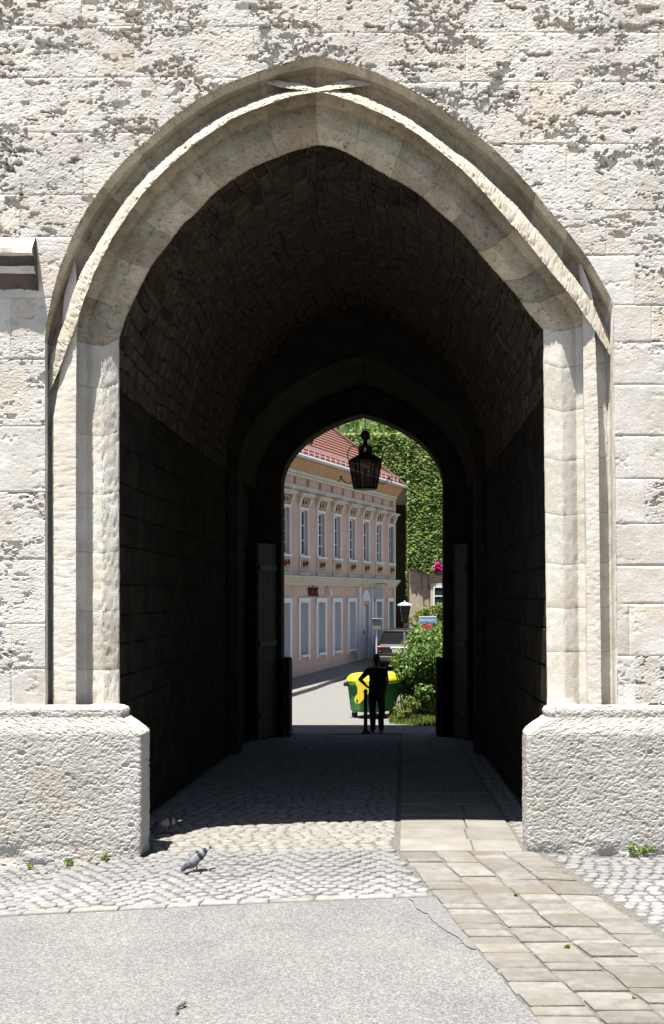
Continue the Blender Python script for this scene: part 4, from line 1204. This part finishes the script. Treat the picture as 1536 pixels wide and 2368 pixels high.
# ---- trees on the slope behind
hill = []
xs = np.linspace(-60, 60, 25); ysx = np.linspace(62, 140, 14)
hv = [(x, y, -1 + .62 * (y - 62) + 2 * math.sin(x * .13)) for y in ysx for x in xs]
mk('hillside', hv, [(j * 25 + i, j * 25 + i + 1, (j + 1) * 25 + i + 1, (j + 1) * 25 + i) for j in range(13) for i in range(24)], mat('wooded slope', (.02, .035, .008), .95, (.05, .08, .02), .7), None, True, 'structure')
def tree(loc, h, rad, seed, label, m=M_TREE):
    t = empty('broadleaf_tree', loc, 0, label, 'tree', 'trees on the slope behind the houses')
    MB().tube([(0, 0, -1), (.1, 0, h * .3), (-.1, .1, h * .6), (0, 0, h * .85)], [.32, .25, .16, .06], 8).build('trunk', M_STEM, t)
    rr = random.Random(seed)
    for i in range(6):
        a = i * 1.05 + rr.uniform(-.3, .3); z0 = h * rr.uniform(.35, .6)
        MB().tube([(0, 0, z0), (rad[0] * .4 * math.cos(a), rad[1] * .4 * math.sin(a), z0 + h * .12), (rad[0] * .75 * math.cos(a), rad[1] * .75 * math.sin(a), z0 + h * .2)], [.1, .06, .02], 6).build('limb', M_STEM, t)
    P, N_ = lump_leaves(lumps((0, 0, h * .68), rad, 60, seed, (.2, .36)), 110, seed + 1)
    leaf_mesh('crown', P, N_, .30, m, t, seed + 2, .8)
tree((-3.4, 50, 1.0), 12.5, (3.4, 3.2, 4.2), 5, 'leafy tree rising just right of the red roof ridge')
tree((-.6, 60, 1.5), 13.5, (3.6, 3.2, 4.6), 15, 'leafy tree directly behind the hanging lantern')
tree((3.4, 55, 1.0), 13.0, (3.4, 3.0, 4.4), 25, 'leafy tree above the ivy covered wall')
tree((-9.5, 62, 1.5), 14, (4, 3.4, 4.6), 35, 'leafy tree hidden mostly by the red roof')
# ================================================================== street things beyond the gate
ZS = -.342
# ---- wheeled bin
M_GREEN = mat('green bin plastic', (.028, .17, .045), .45, (.035, .20, .055), 8, spec=.4)
M_YEL = mat('yellow lid plastic', (.62, .50, .03), .42, (.68, .56, .04), 5, spec=.4)
M_RUB = mat('black rubber', (.015, .015, .015), .8)
binr = math.radians(55)
bino = empty('wheeled_bin', (-.45, 17.0, ZS), binr, 'large green wheeled waste bin with a yellow domed lid', 'waste bin')
bino.scale = (.9, .94, .98)
def loft(rings, caps=True):
    n = len(rings[0]); v = [p for r in rings for p in r]; f = []
    for i in range(len(rings) - 1):
        for k in range(n): f.append((i * n + k, i * n + (k + 1) % n, (i + 1) * n + (k + 1) % n, (i + 1) * n + k))
    if caps: f.append(tuple(range(n))[::-1]); f.append(tuple(range((len(rings) - 1) * n, len(rings) * n)))
    return v, f
def rrect(hx, hy, z, r=.07, k=4):
    out = []
    for cx, cy, a0 in ((hx - r, hy - r, 0), (-hx + r, hy - r, 90), (-hx + r, -hy + r, 180), (hx - r, -hy + r, 270)):
        for i in range(k + 1):
            a = math.radians(a0 + 90 * i / k); out.append((cx + r * math.cos(a), cy + r * math.sin(a), z))
    return out
v, f = loft([rrect(.52, .38, .16), rrect(.55, .41, .20), rrect(.60, .47, .80), rrect(.60, .47, .84)])
mk('body', v, f, M_GREEN, bino, smooth=False)
v, f = loft([rrect(.66, .53, .83), rrect(.67, .54, .85), rrect(.67, .54, .89), rrect(.64, .51, .90)])
mk('rim', v, f, M_GREEN, bino)
dome = []
for i, t in enumerate(np.linspace(0, 1, 7)):
    dome.append(rrect(.655 * (1 - .28 * t * t), .53 * (1 - .55 * t * t), .90 + .26 * math.sin(t * math.pi / 2), r=.12))
v, f = loft(dome); mk('lid', v, f, M_YEL, bino, smooth=True)
for s in (-1, 1):
    arm = [(-.16, .99), (.40, .99), (.48, .93), (.46, .80), (.30, .66), (.06, .42), (-.02, .385), (-.10, .40), (-.15, .47), (-.13, .55), (-.04, .66), (-.05, .80)]
    MB().prism(arm, s * .70, s * .675, f=lambda a, b, y: (y, -a, b)).build('lid_arm', M_YEL, bino)
    MB().lathe([(.025, s * .66), (.03, s * .675), (.01, s * .69)], c=(s * .035, .05, .47), ax='x', n=10).build('pivot_bolt', M_RUB, bino)
    MB().tube([(s * .60, .28, .52), (s * .68, .28, .54), (s * .70, .2, .54), (s * .68, .12, .52)], .014, 6).build('handle', M_IRON, bino)
    MB().box((s * .69, .42, .87), (.08, .14, .1), bev=.02).build('lift_lug', M_RUB, bino)
for sx in (-1, 1):
    for sy in (-1, 1):
        c = (sx * .44, sy * .32, .09)
        w = MB().lathe([(.05, -.022), (.088, -.022), (.09, 0), (.088, .022), (.05, .022)], c=c, ax='x', n=14).build('castor', M_RUB, bino)
        MB().box((c[0], c[1], .165), (.07, .1, .06), bev=.01).build('castor_fork', M_ZINC, w)

# ---- parked car, seen from behind
M_CAR = mat('dark metallic car paint', (.016, .0155, .0155), .42, metal=.0, spec=.3)
M_CGL = mat('tinted car glass', (.012, .014, .014), .35, spec=.12)
M_CHR = mat('chrome', (.45, .46, .48), .25, metal=1.0)
M_TAIL = mat('tail lamp red', (.09, .006, .006), .3, spec=.3)
M_PLATE = mat('white plate', (.35, .35, .35), .5)
M_GREYP = mat('grey bumper plastic', (.04, .037, .034), .6)
car = empty('parked_car', (.28, 29.6, gz(0, 30) + .0), math.radians(-9), 'dark parked car partly hidden behind the shrub', 'car')
def csec(y, hw, zt, zb):
    return [(-hw * .9, y, zb), (-hw, y, zb + .12), (-hw * 1.01, y, zb + .38), (-hw * .95, y, zt - .05), (-hw * .86, y, zt), (hw * .86, y, zt), (hw * .95, y, zt - .05), (hw * 1.01, y, zb + .38), (hw, y, zb + .12), (hw * .9, y, zb)]
secs = [(0, .74, .86, .34), (.06, .82, .96, .28), (.25, .88, 1.0, .24), (1.2, .89, .99, .22), (2.6, .89, .97, .22), (3.2, .88, .93, .22), (3.9, .84, .82, .25), (4.15, .74, .70, .30)]
v, f = loft([csec(*s) for s in secs]); mk('body', v, f, M_CAR, car, smooth=False)
cab = [[(-hw, y, z), (-hw * .98, y, z + .02), (hw * .98, y, z + .02), (hw, y, z)] for y, hw, z in ()]
def cabring(z, y0, y1, hw):
    return [(-hw, y0 + .05, z), (-hw + .08, y0, z), (hw - .08, y0, z), (hw, y0 + .05, z), (hw, y1 - .1, z), (hw - .1, y1, z), (-hw + .1, y1, z), (-hw, y1 - .1, z)]
v, f = loft([cabring(.97, .10, 3.05, .80), cabring(1.42, .24, 2.2, .65)]); mk('windows', v, f, M_CGL, car)
v, f = loft([cabring(1.415, .22, 2.22, .665), cabring(1.47, .30, 2.1, .62), cabring(1.50, .5, 1.9, .5)]); mk('roof', v, f, M_CAR, car, smooth=True)
for s in (-1, 1):
    p = MB()
    p.tube([(s * .75, .11, .98), (s * .60, .25, 1.43)], .04, 6); p.tube([(s * .80, 1.55, .97), (s * .635, 1.4, 1.43)], .03, 6); p.tube([(s * .73, 3.02, .97), (s * .56, 2.2, 1.43)], .03, 6)
    p.build('pillar', M_CAR, car)
    MB().box((s * .72, .02, .80), (.16, .12, .2), bev=.03).build('tail_lamp', M_TAIL, car)
    MB().tube([(s * .58, .6, 1.50), (s * .56, 1.2, 1.545), (s * .56, 1.8, 1.53), (s * .57, 2.0, 1.49)], .012, 5).build('roof_rail', M_CHR, car)
    MB().box((s * 1.0, 2.55, 1.02), (.16, .1, .12), bev=.03).build('mirror', M_CAR, car)
    for y in (.75, 3.3):
        w = MB().lathe([(.2, s * .70), (.31, s * .70), (.32, s * .78), (.31, s * .88), (.2, s * .89)], c=(0, y, .32), ax='x', n=20).build('tyre', M_RUB, car)
        MB().lathe([(.02, s * .86), (.19, s * .86), (.2, s * .895), (.05, s * .87)], c=(0, y, .32), ax='x', n=16).build('rim', M_CHR, w)
MB().box((0, -.03, .84), (.62, .03, .035), bev=.01).build('boot_handle', M_CHR, car)
MB().box((0, -.05, .44), (1.62, .14, .2), bev=.04).build('bumper', M_GREYP, car)
MB().box((0, -.05, .62), (1.5, .06, .02)).build('trim_strip', M_CHR, car)
MB().box((0, -.035, .72), (.5, .02, .11), bev=.005).build('number_plate', M_PLATE, car)

# ---- street lamp among the shrubs
M_LAMP = mat('lamp glass', (.05, .055, .05), .1, spec=.4)
M_WHT = mat('weathered white metal', (.62, .62, .60), .5)
M_POST = mat('galvanised post', (.20, .20, .195), .6)
sl = empty('street_lamp', (.40, 22.0, gz(0, 22)), .3, 'four sided street lamp with pale roof on a slim post', 'street lamp')
zt = 1.94 - gz(0, 22)
MB().tube([(0, 0, 0), (0, 0, zt)], [.045, .03], 8).build('post', M_POST, sl)
for k in range(4):
    a0, a1 = math.pi / 4 + k * math.pi / 2, math.pi / 4 + (k + 1) * math.pi / 2
    q = [(.10 * math.cos(a0), .10 * math.sin(a0), zt + .03), (.10 * math.cos(a1), .10 * math.sin(a1), zt + .03), (.185 * math.cos(a1), .185 * math.sin(a1), zt + .5), (.185 * math.cos(a0), .185 * math.sin(a0), zt + .5)]
    p = mk('pane', q, [(0, 1, 2, 3)], M_LAMP, sl)
    MB().tube([q[0], q[3]], .014, 5).tube([q[0], q[1]], .012, 5).tube([((q[0][0] + q[3][0]) / 2, (q[0][1] + q[3][1]) / 2, zt + .265), ((q[1][0] + q[2][0]) / 2, (q[1][1] + q[2][1]) / 2, zt + .265)], .01, 5).build('frame_bar', M_IRON, p)
MB().lathe([(.24, zt + .5), (.25, zt + .525), (.13, zt + .59), (.03, zt + .61), (.035, zt + .64), (.01, zt + .65)], n=4).build('lamp_roof', M_WHT, sl)

# ---- street name sign and no-parking sign on one post
M_BLUE = mat('blue enamel', (.13, .27, .47), .35, spec=.5)
M_BLUE2 = mat('traffic blue', (.02, .06, .45), .4)
M_RED = mat('traffic red', (.55, .01, .015), .4)
sp = empty('street_sign', (1.02, 20.0, ZS), math.radians(-4), 'blue street name plate with white lettering above a round no parking sign', 'street sign')
ZB = 2.06 - ZS
MB().tube([(0, .04, -.1), (0, .04, ZB + .1)], .028, 8).build('post', M_ZINC, sp)
np_ = MB().box((0, 0, ZB), (.49, .012, .205), bev=.004).build('name_plate', M_WHT, sp)
MB().box((0, -.008, ZB), (.465, .006, .18)).build('plate_face', M_BLUE, np_)
text_mesh('lettering', 'Berggasse', .105, M_WHT, np_, Matrix.Translation((0, -.0125, ZB - .004)) @ Matrix.Rotation(math.pi / 2, 4, 'X'), .002, .002)
MB().lathe([(.17, 0), (.175, -.008), (.15, -.016)], c=(0, 0, ZB - .30), ax='y', n=24).build('sign_disc', M_RED, sp)
MB().lathe([(.115, -.017), (.112, -.02)], c=(0, 0, ZB - .30), ax='y', n=24).build('sign_field', M_BLUE2, sp)
MB().box((0, -.022, ZB - .30), (.235, .006, .04), rot=Matrix.Rotation(math.radians(45), 3, 'Y')).build('sign_bar', M_RED, sp)

# ---- grey box on a post, hanging shop sign
M_GBOX = mat('grey sheet metal', (.17, .165, .155), .55, (.21, .205, .195), 6, metal=.2)
pb = empty('post_box', (-.53, 29.0, .16), .1, 'grey metal box on a thin post in front of the pink house', 'box')
MB().tube([(0, 0, 0), (0, 0, 1.4)], .028, 8).build('post', M_ZINC, pb)
MB().box((0, 0, 1.56), (.30, .16, .38), bev=.01).build('body', M_GBOX, pb)
MB().box((0, -.01, 1.765), (.36, .24, .03), bev=.01).build('lid', M_GBOX, pb)
hs_ = empty('hanging_sign', (-.74, 32.4, 2.62), 0, 'pale hanging sign on a dark scrolled bracket on the pink house', 'sign')
MB().box((.24, 0, .27), (.36, .03, .52), bev=.006).build('board', mat('pale green board', (.50, .54, .50), .6), hs_)
MB().tube([(-.02, 0, .60), (.50, 0, .60), (.54, 0, .56), (.52, 0, .5)], .014, 6).tube([(0, 0, .60), (.08, 0, .5), (.0, 0, .3)], .012, 6).build('bracket', M_IRON, hs_)

# ---- bollard and A-board at the exit
bo = empty('bollard', (-.575, 13.55, ZS), 0, 'thin black iron bollard beside the standing person', 'bollard')
MB().lathe([(.075, 0), (.075, .05), (.045, .08), (.04, .9), (.05, .92), (.05, .95), (.02, .985), (.005, .99)], n=12).build('shaft', M_IRON, bo, smooth=True)
MB().box((0, 0, .012), (.2, .2, .024), bev=.006).build('base_plate', M_IRON, bo)
ab = empty('sandwich_board', (-2.42, 13.0, gz(0, 13.0)), 1.2, 'dark folding sandwich board beside the left jamb of the far exit', 'sandwich board')
M_SLATE = mat('dark green board', (.022, .03, .027), .6)
ab.scale = (.8, .8, .72)
for s in (-1, 1):
    rt = Matrix.Rotation(s * .28, 3, 'X')
    MB().box((0, s * .13, .48), (.5, .02, .72), rot=rt).build('panel', M_SLATE, ab)
    fm = MB()
    for sx in (-1, 1): fm.box((sx * .26, s * .13, .46), (.03, .03, .98), rot=rt)
    fm.build('frame', M_GBOX, ab)
MB().box((.12, -.245, .10), (.16, .01, .06)).build('price_tag', M_PLATE, ab)

# ================================================================== person standing in the exit
M_SKIN = mat('skin', (.30, .17, .11), .6)
M_SHIRT = mat('black t-shirt', (.012, .012, .014), .9, (.018, .018, .02), 20)
M_JEAN = mat('dark jeans', (.012, .014, .020), .9, (.02, .022, .03), 30)
M_SHOE = mat('dark shoes', (.015, .014, .013), .7)
M_HAIR = mat('dark hair', (.012, .009, .007), .7, (.02, .015, .012), 60, bump=.6, bscale=120)
per = empty('person', (-.325, 13.62, ZS), 0, 'person in dark clothes seen from behind with one hand on the hip', 'person')
B = {}
def add(k, p, r, par=None): B[k] = (p, r, par)
add('pel', (.012, 0, .96), (.17, .125)); add('wst', (.006, 0, 1.10), (.178, .13), 'pel'); add('chs', (0, -.005, 1.28), (.185, .13), 'wst'); add('shl', (0, 0, 1.405), (.15, .10), 'chs')
add('nek', (0, .005, 1.485), (.062, .062), 'shl'); add('hd0', (-.008, .03, 1.565), (.066, .085), 'nek'); add('hd1', (-.006, .02, 1.65), (.076, .098), 'hd0'); add('hd2', (0, .005, 1.72), (.055, .07), 'hd1')
for s, sd in ((-1, 'l'), (1, 'r')):
    add('sh' + sd, (s * .175, 0, 1.40), (.078, .075), 'shl')
    el = (-.375, -.07, 1.205) if s < 0 else (.235, -.05, 1.13)
    wr = (-.215, .03, 1.03) if s < 0 else (.205, .05, .935)
    add('ua' + sd, tuple((np.array((s * .165, 0, 1.405)) * .5 + np.array(el) * .5)), (.066, .066), 'sh' + sd)
    add('el' + sd, el, (.046, .046), 'ua' + sd); add('wr' + sd, wr, (.027, .03), 'el' + sd)
    hd = (wr[0] - s * .05, wr[1] + .035, wr[2] - .03); add('pm' + sd, hd, (.018, .036), 'wr' + sd)
    for q in range(4):
        b0 = (hd[0] - s * .03, hd[1] + .028 - .018 * q, hd[2] - .018); b1 = (b0[0] - s * .028, b0[1] + .004, b0[2] - .022 + .004 * q)
        add('f%d%s' % (q, sd), b0, (.009, .009), 'pm' + sd); add('g%d%s' % (q, sd), b1, (.008, .008), 'f%d%s' % (q, sd))
    add('t0' + sd, (hd[0] + s * .0, hd[1] - .04, hd[2] + .01), (.01, .01), 'pm' + sd); add('t1' + sd, (hd[0] - s * .025, hd[1] - .055, hd[2] - .012), (.008, .008), 't0' + sd)
    add('hp' + sd, (s * .092, 0, .90), (.10, .11), 'pel'); add('th' + sd, (s * .10, .01, .70), (.096, .10), 'hp' + sd); add('kn' + sd, (s * .098 + (.0 if s < 0 else .025), .03 if s < 0 else .08, .49), (.08, .082), 'th' + sd)
    add('cf' + sd, (s * .09, -.01, .33), (.075, .08), 'kn' + sd); add('an' + sd, (s * .085 + (.0 if s < 0 else .02), -.015, .10), (.062, .068), 'cf' + sd)
    add('ft' + sd, (s * .095, .06, .05), (.045, .042), 'an' + sd); add('to' + sd, (s * .105, .17, .035), (.042, .03), 'ft' + sd)
bm0 = bmesh.new()
def ball(p, r):
    bmesh.ops.create_icosphere(bm0, subdivisions=2, radius=1.0, matrix=Matrix.Translation(p) @ Matrix.Diagonal((r[0], r[1], (r[0] + r[1]) / 2, 1)))
for k, (p, r, par) in B.items():
    ball(p, r)
    if par:
        p0, r0 = np.array(B[par][0]), np.array(B[par][1]); p1, r1 = np.array(p), np.array(r)
        ns = max(2, int(np.linalg.norm(p1 - p0) / (min(r1.min(), r0.min()) * .45)))
        for i in range(1, ns):
            t = i / ns; ball(tuple(p0 * (1 - t) + p1 * t), tuple(r0 * (1 - t) + r1 * t))
me = bpy.data.meshes.new('body'); bm0.to_mesh(me); bm0.free()
po = bpy.data.objects.new('body_tmp', me); COL.objects.link(po)
rm = po.modifiers.new('remesh', 'REMESH'); rm.mode = 'VOXEL'; rm.voxel_size = .011
sm_ = po.modifiers.new('smooth', 'SMOOTH'); sm_.iterations = 4; sm_.factor = .5
dg = bpy.context.evaluated_depsgraph_get(); bm_ = bpy.data.meshes.new_from_object(po.evaluated_get(dg)); bpy.data.objects.remove(po)
bm_.materials.clear()
for m in (M_SKIN, M_SHIRT, M_JEAN, M_SHOE): bm_.materials.append(m)
for p in bm_.polygons:
    c = p.center; p.use_smooth = True
    if c.z < .095: k = 3
    elif c.z < .985 and abs(c.x) < .19: k = 2
    elif c.z < 1.455 and (abs(c.x) < .20 or c.z > 1.26): k = 1
    else: k = 0
    p.material_index = k
po = bpy.data.objects.new('body', bm_); link(po, per)
hm = MB(); prof = [(.004, 1.775), (.042, 1.768), (.074, 1.742), (.09, 1.70), (.092, 1.65), (.082, 1.60), (.062, 1.55), (.05, 1.52)]
hm.lathe(prof, n=18); hv = [(x * .88 - .006, y * 1.14 - .004 - (.022 if z < 1.66 else 0), z + .008 * math.sin(9 * x * 10 + y * 50)) for x, y, z in hm.v]
mk('hair', hv, hm.f, M_HAIR, per, smooth=True)
for s in (-1, 1): MB().lathe([(.004, s * -.01), (.022, 0), (.024, s * .008), (.008, s * .016)], c=(s * .08 - .006, .02, 1.63), ax='x', n=8).build('ear', M_SKIN, per, smooth=True)
hem = []
for z, rx, ry in ((1.16, .182, .138), (1.02, .192, .148), (.90, .198, .155), (.888, .19, .148)):
    hem.append([(.01 + rx * math.cos(a) * (1 + .025 * math.sin(5 * a + z * 9)), ry * math.sin(a) * (1 + .03 * math.sin(4 * a)), z + .012 * math.sin(3 * a) * (z < 1)) for a in np.linspace(0, 2 * math.pi, 28, endpoint=False)])
v, f = loft(hem, caps=False); mk('shirt_hem', v, f, M_SHIRT, per, smooth=True)
MB().tube([(-.155, .1, .985), (-.16, 0, .985), (-.12, -.10, .985), (0, -.125, .985), (.12, -.10, .985), (.16, 0, .985), (.155, .1, .985)], .014, 6).build('belt', M_SHOE, per)

# ================================================================== pigeons
M_PB = mat('pigeon blue grey', (.10, .105, .125), .6, (.14, .145, .17), 40)
M_PN = mat('pigeon neck green violet', (.05, .10, .10), .35, (.10, .07, .11), 25, metal=.2)
M_PW = mat('pigeon wing grey', (.15, .155, .17), .65, (.20, .205, .22), 50)
M_PK = mat('pigeon black bars', (.02, .02, .022), .6)
M_PL = mat('pigeon leg red', (.30, .08, .07), .6)
def pigeon(loc, rz, pitch, label, dark=False):
    t = empty('pigeon', loc, rz, label, 'pigeon', 'pigeons at the gate')
    cp, sp_ = math.cos(pitch), math.sin(pitch)
    def R(p): # pitch about the hips: tail goes up
        x, y, z = p[0], p[1], p[2] - .115
        return (x * cp - -z * sp_ * 1.0, y, -x * sp_ + z * cp + .115)
    st = [(-.105, .122, .012, .010), (-.075, .122, .030, .026), (-.03, .120, .050, .046), (.02, .114, .058, .055), (.06, .108, .053, .053), (.092, .112, .036, .038)]
    rings = [[R((x, ry * math.cos(a), z + rz_ * math.sin(a))) for a in np.linspace(0, 2 * math.pi, 12, endpoint=False)] for x, z, ry, rz_ in st]
    # neck and head bend down to the ground
    c = np.array(R((.092, 0, .112)))
    nk = [(.022, -.022, .029), (.042, -.05, .025), (.052, -.072, .0245), (.060, -.090, .021), (.066, -.104, .010)]
    for dx, dz, r in nk:
        sc = max(.0, c[2] - .012) / .104 if c[2] < .12 else 1
        for_ = (c[0] + dx, c[2] + dz * min(1.0, (c[2] - .012) / .10))
        rings.append([(for_[0] + r * .75 * math.sin(a), r * math.cos(a), for_[1] + r * .75 * math.sin(a)) for a in np.linspace(0, 2 * math.pi, 12, endpoint=False)])
    v, f = loft(rings)
    b = mk('body', v, f, [M_PB, M_PN], t, smooth=True)
    for i, p in enumerate(b.data.polygons):
        if 5 * 12 <= i < 8 * 12: p.material_index = 1
    hx, hz_ = rings[-1][0][0], sum(p[2] for p in rings[-1]) / 12
    MB().tube([(hx - .004, 0, hz_ + .004), (hx + .012, 0, hz_ - .010)], [.007, .001], 6).build('beak', M_PK, t)
    for s in (-1, 1):
        MB().lathe([(.001, -.004), (.004, 0), (.001, .004)], c=(hx - .012, s * .021, hz_ + .018), ax='y', n=8).build('eye', M_PK, t)
        wv_ = []; ns = 7
        for i, u in enumerate(np.linspace(0, 1, ns)):
            x = .065 - .20 * u; wd = .044 * math.sin(math.pi * (.12 + .80 * u)) ** .7
            for q, w in enumerate((-1, -.3, .4, 1)):
                yy = s * (.057 - .035 * u + .004 * (1 - w * w) - .014 * max(0, w) ** 2); wv_.append(R((x, yy, .122 + .008 * u + w * wd)))
        wfq = [(i * 4 + q, i * 4 + q + 1, i * 4 + q + 5, i * 4 + q + 4) for i in range(ns - 1) for q in range(3)]
        w = mk('wing', wv_, wfq, [M_PW, M_PK], t, smooth=True)
        for i, p in enumerate(w.data.polygons):
            if i // 3 in (3, 5): p.material_index = 1
        md = w.modifiers.new('thick', 'SOLIDIFY'); md.thickness = .006
        lx = -.005; MB().tube([(lx, s * .024, .075), (lx - .006, s * .024, .035), (lx, s * .024, .006)], [.008, .005, .004], 6).tube([(lx - .012, s * .024, .004), (lx + .03, s * .032, .004)], .0035, 5).tube([(lx, s * .024, .004), (lx + .028, s * .014, .004)], .0035, 5).build('leg', M_PL, t)
    tl = []
    for x, wd in ((-.07, .026), (-.12, .030), (-.165, .036), (-.185, .038)):
        for y in (-1, -.4, .4, 1): tl.append(R((x, y * wd, .128 - .006 * abs(y))))
    tb = mk('tail', tl, [(i * 4 + q, i * 4 + q + 1, i * 4 + q + 5, i * 4 + q + 4) for i in range(3) for q in range(3)], [M_PW, M_PK], t)
    for i, p in enumerate(tb.data.polygons):
        if i // 3 == 2: p.material_index = 1
    tb.modifiers.new('thick', 'SOLIDIFY').thickness = .008
    return t
pigeon((-1.90, -.90, gz(-1.9, -.9) + .008), math.radians(196), .62, 'grey pigeon pecking on the sunlit cobbles')
pigeon((-2.55, .95, gz(-2.55, .95) + .008), math.radians(184), .10, 'pigeon half in shadow beside the left plinth')

# ================================================================== small things
M_WEED = leaf_mat('weed leaf', (.11, .19, .025), (.20, .28, .05), .35, 6)
def weed(px, py, n, r, seed, label):
    z = 0.0
    for _ in range(4):
        d = F * (EYE - z) / (py - CY); x = (px - CX) / F * d; z = gz(x, d - D0)
    t = empty('weed', (x, d - D0, z), 0, label, 'weed', 'weeds along the wall foot')
    P, N_ = lump_leaves(lumps((0, 0, r * .8), (r * 1.3, r * .8, r * .8), 7, seed, (.3, .5)), n, seed)
    leaf_mesh('leaves', P, N_, .034, M_WEED, t, seed, .8)
    MB().tube([(0, 0, -.03), (0.01, 0, r)], .004, 5).build('stem', M_STEM, t)
weed(160, 2003, 10, .06, 3, 'small green weed at the foot of the left plinth, near the picture edge')
weed(238, 1990, 10, .05, 13, 'small green weed at the foot of the left plinth, nearer the corner')
weed(1482, 1980, 26, .10, 23, 'bright green weed at the foot of the right plinth')
weed(70, 2010, 6, .04, 33, 'tiny weed among grit below the left plinth')
weed(1192, 2072, 3, .012, 43, 'weed tuft in a joint at the middle of the slab track')
weed(1312, 2192, 3, .014, 53, 'weed tuft in a slab joint right of the asphalt repair')
weed(1466, 2313, 3, .012, 63, 'weed tuft in the slabs at the bottom right')
gv = MB(); gq = random.Random(12)
for i in range(70):
    px_ = gq.uniform(5, 330); py_ = 2012 - .125 * px_ + gq.uniform(-8, 12)
    d_ = F * EYE / (py_ - CY); x_ = (px_ - CX) / F * d_; r_0 = gq.uniform(.006, .022)
    z_ = gz(x_, d_ - D0); a_ = gq.uniform(0, 3)
    gv.lathe([(r_0 * .3, -.004), (r_0, r_0 * .3), (r_0 * .8, r_0 * .75), (r_0 * .2, r_0)], c=(x_, d_ - D0, z_), n=6)
go = gv.build('gravel', M_COB2, None, kind='stuff'); tag(go, 'loose gravel strewn along the foot of the left plinth', 'gravel')
tx, ty = (415 - CX) / F * 7.45, 7.45 - D0
tw = MB().tube([(.02, .10, .02), (.012, .06, .022), (-.012, .045, .014), (-.02, .02, .012), (-.012, -.02, .012), (.0, -.05, .012), (-.012, -.075, .008)], [.011, .012, .010, .009, .009, .008, .005], 6).tube([(.012, .06, .022), (.03, .085, .03)], [.006, .004], 5)
two = tw.build('twig', mat('dry twig', (.09, .07, .05), .9, (.14, .11, .08), 40, bump=.5), None); two.location = (tx, ty, gz(tx, ty)); tag(two, 'bent dry twig lying on the asphalt in the foreground', 'twig')
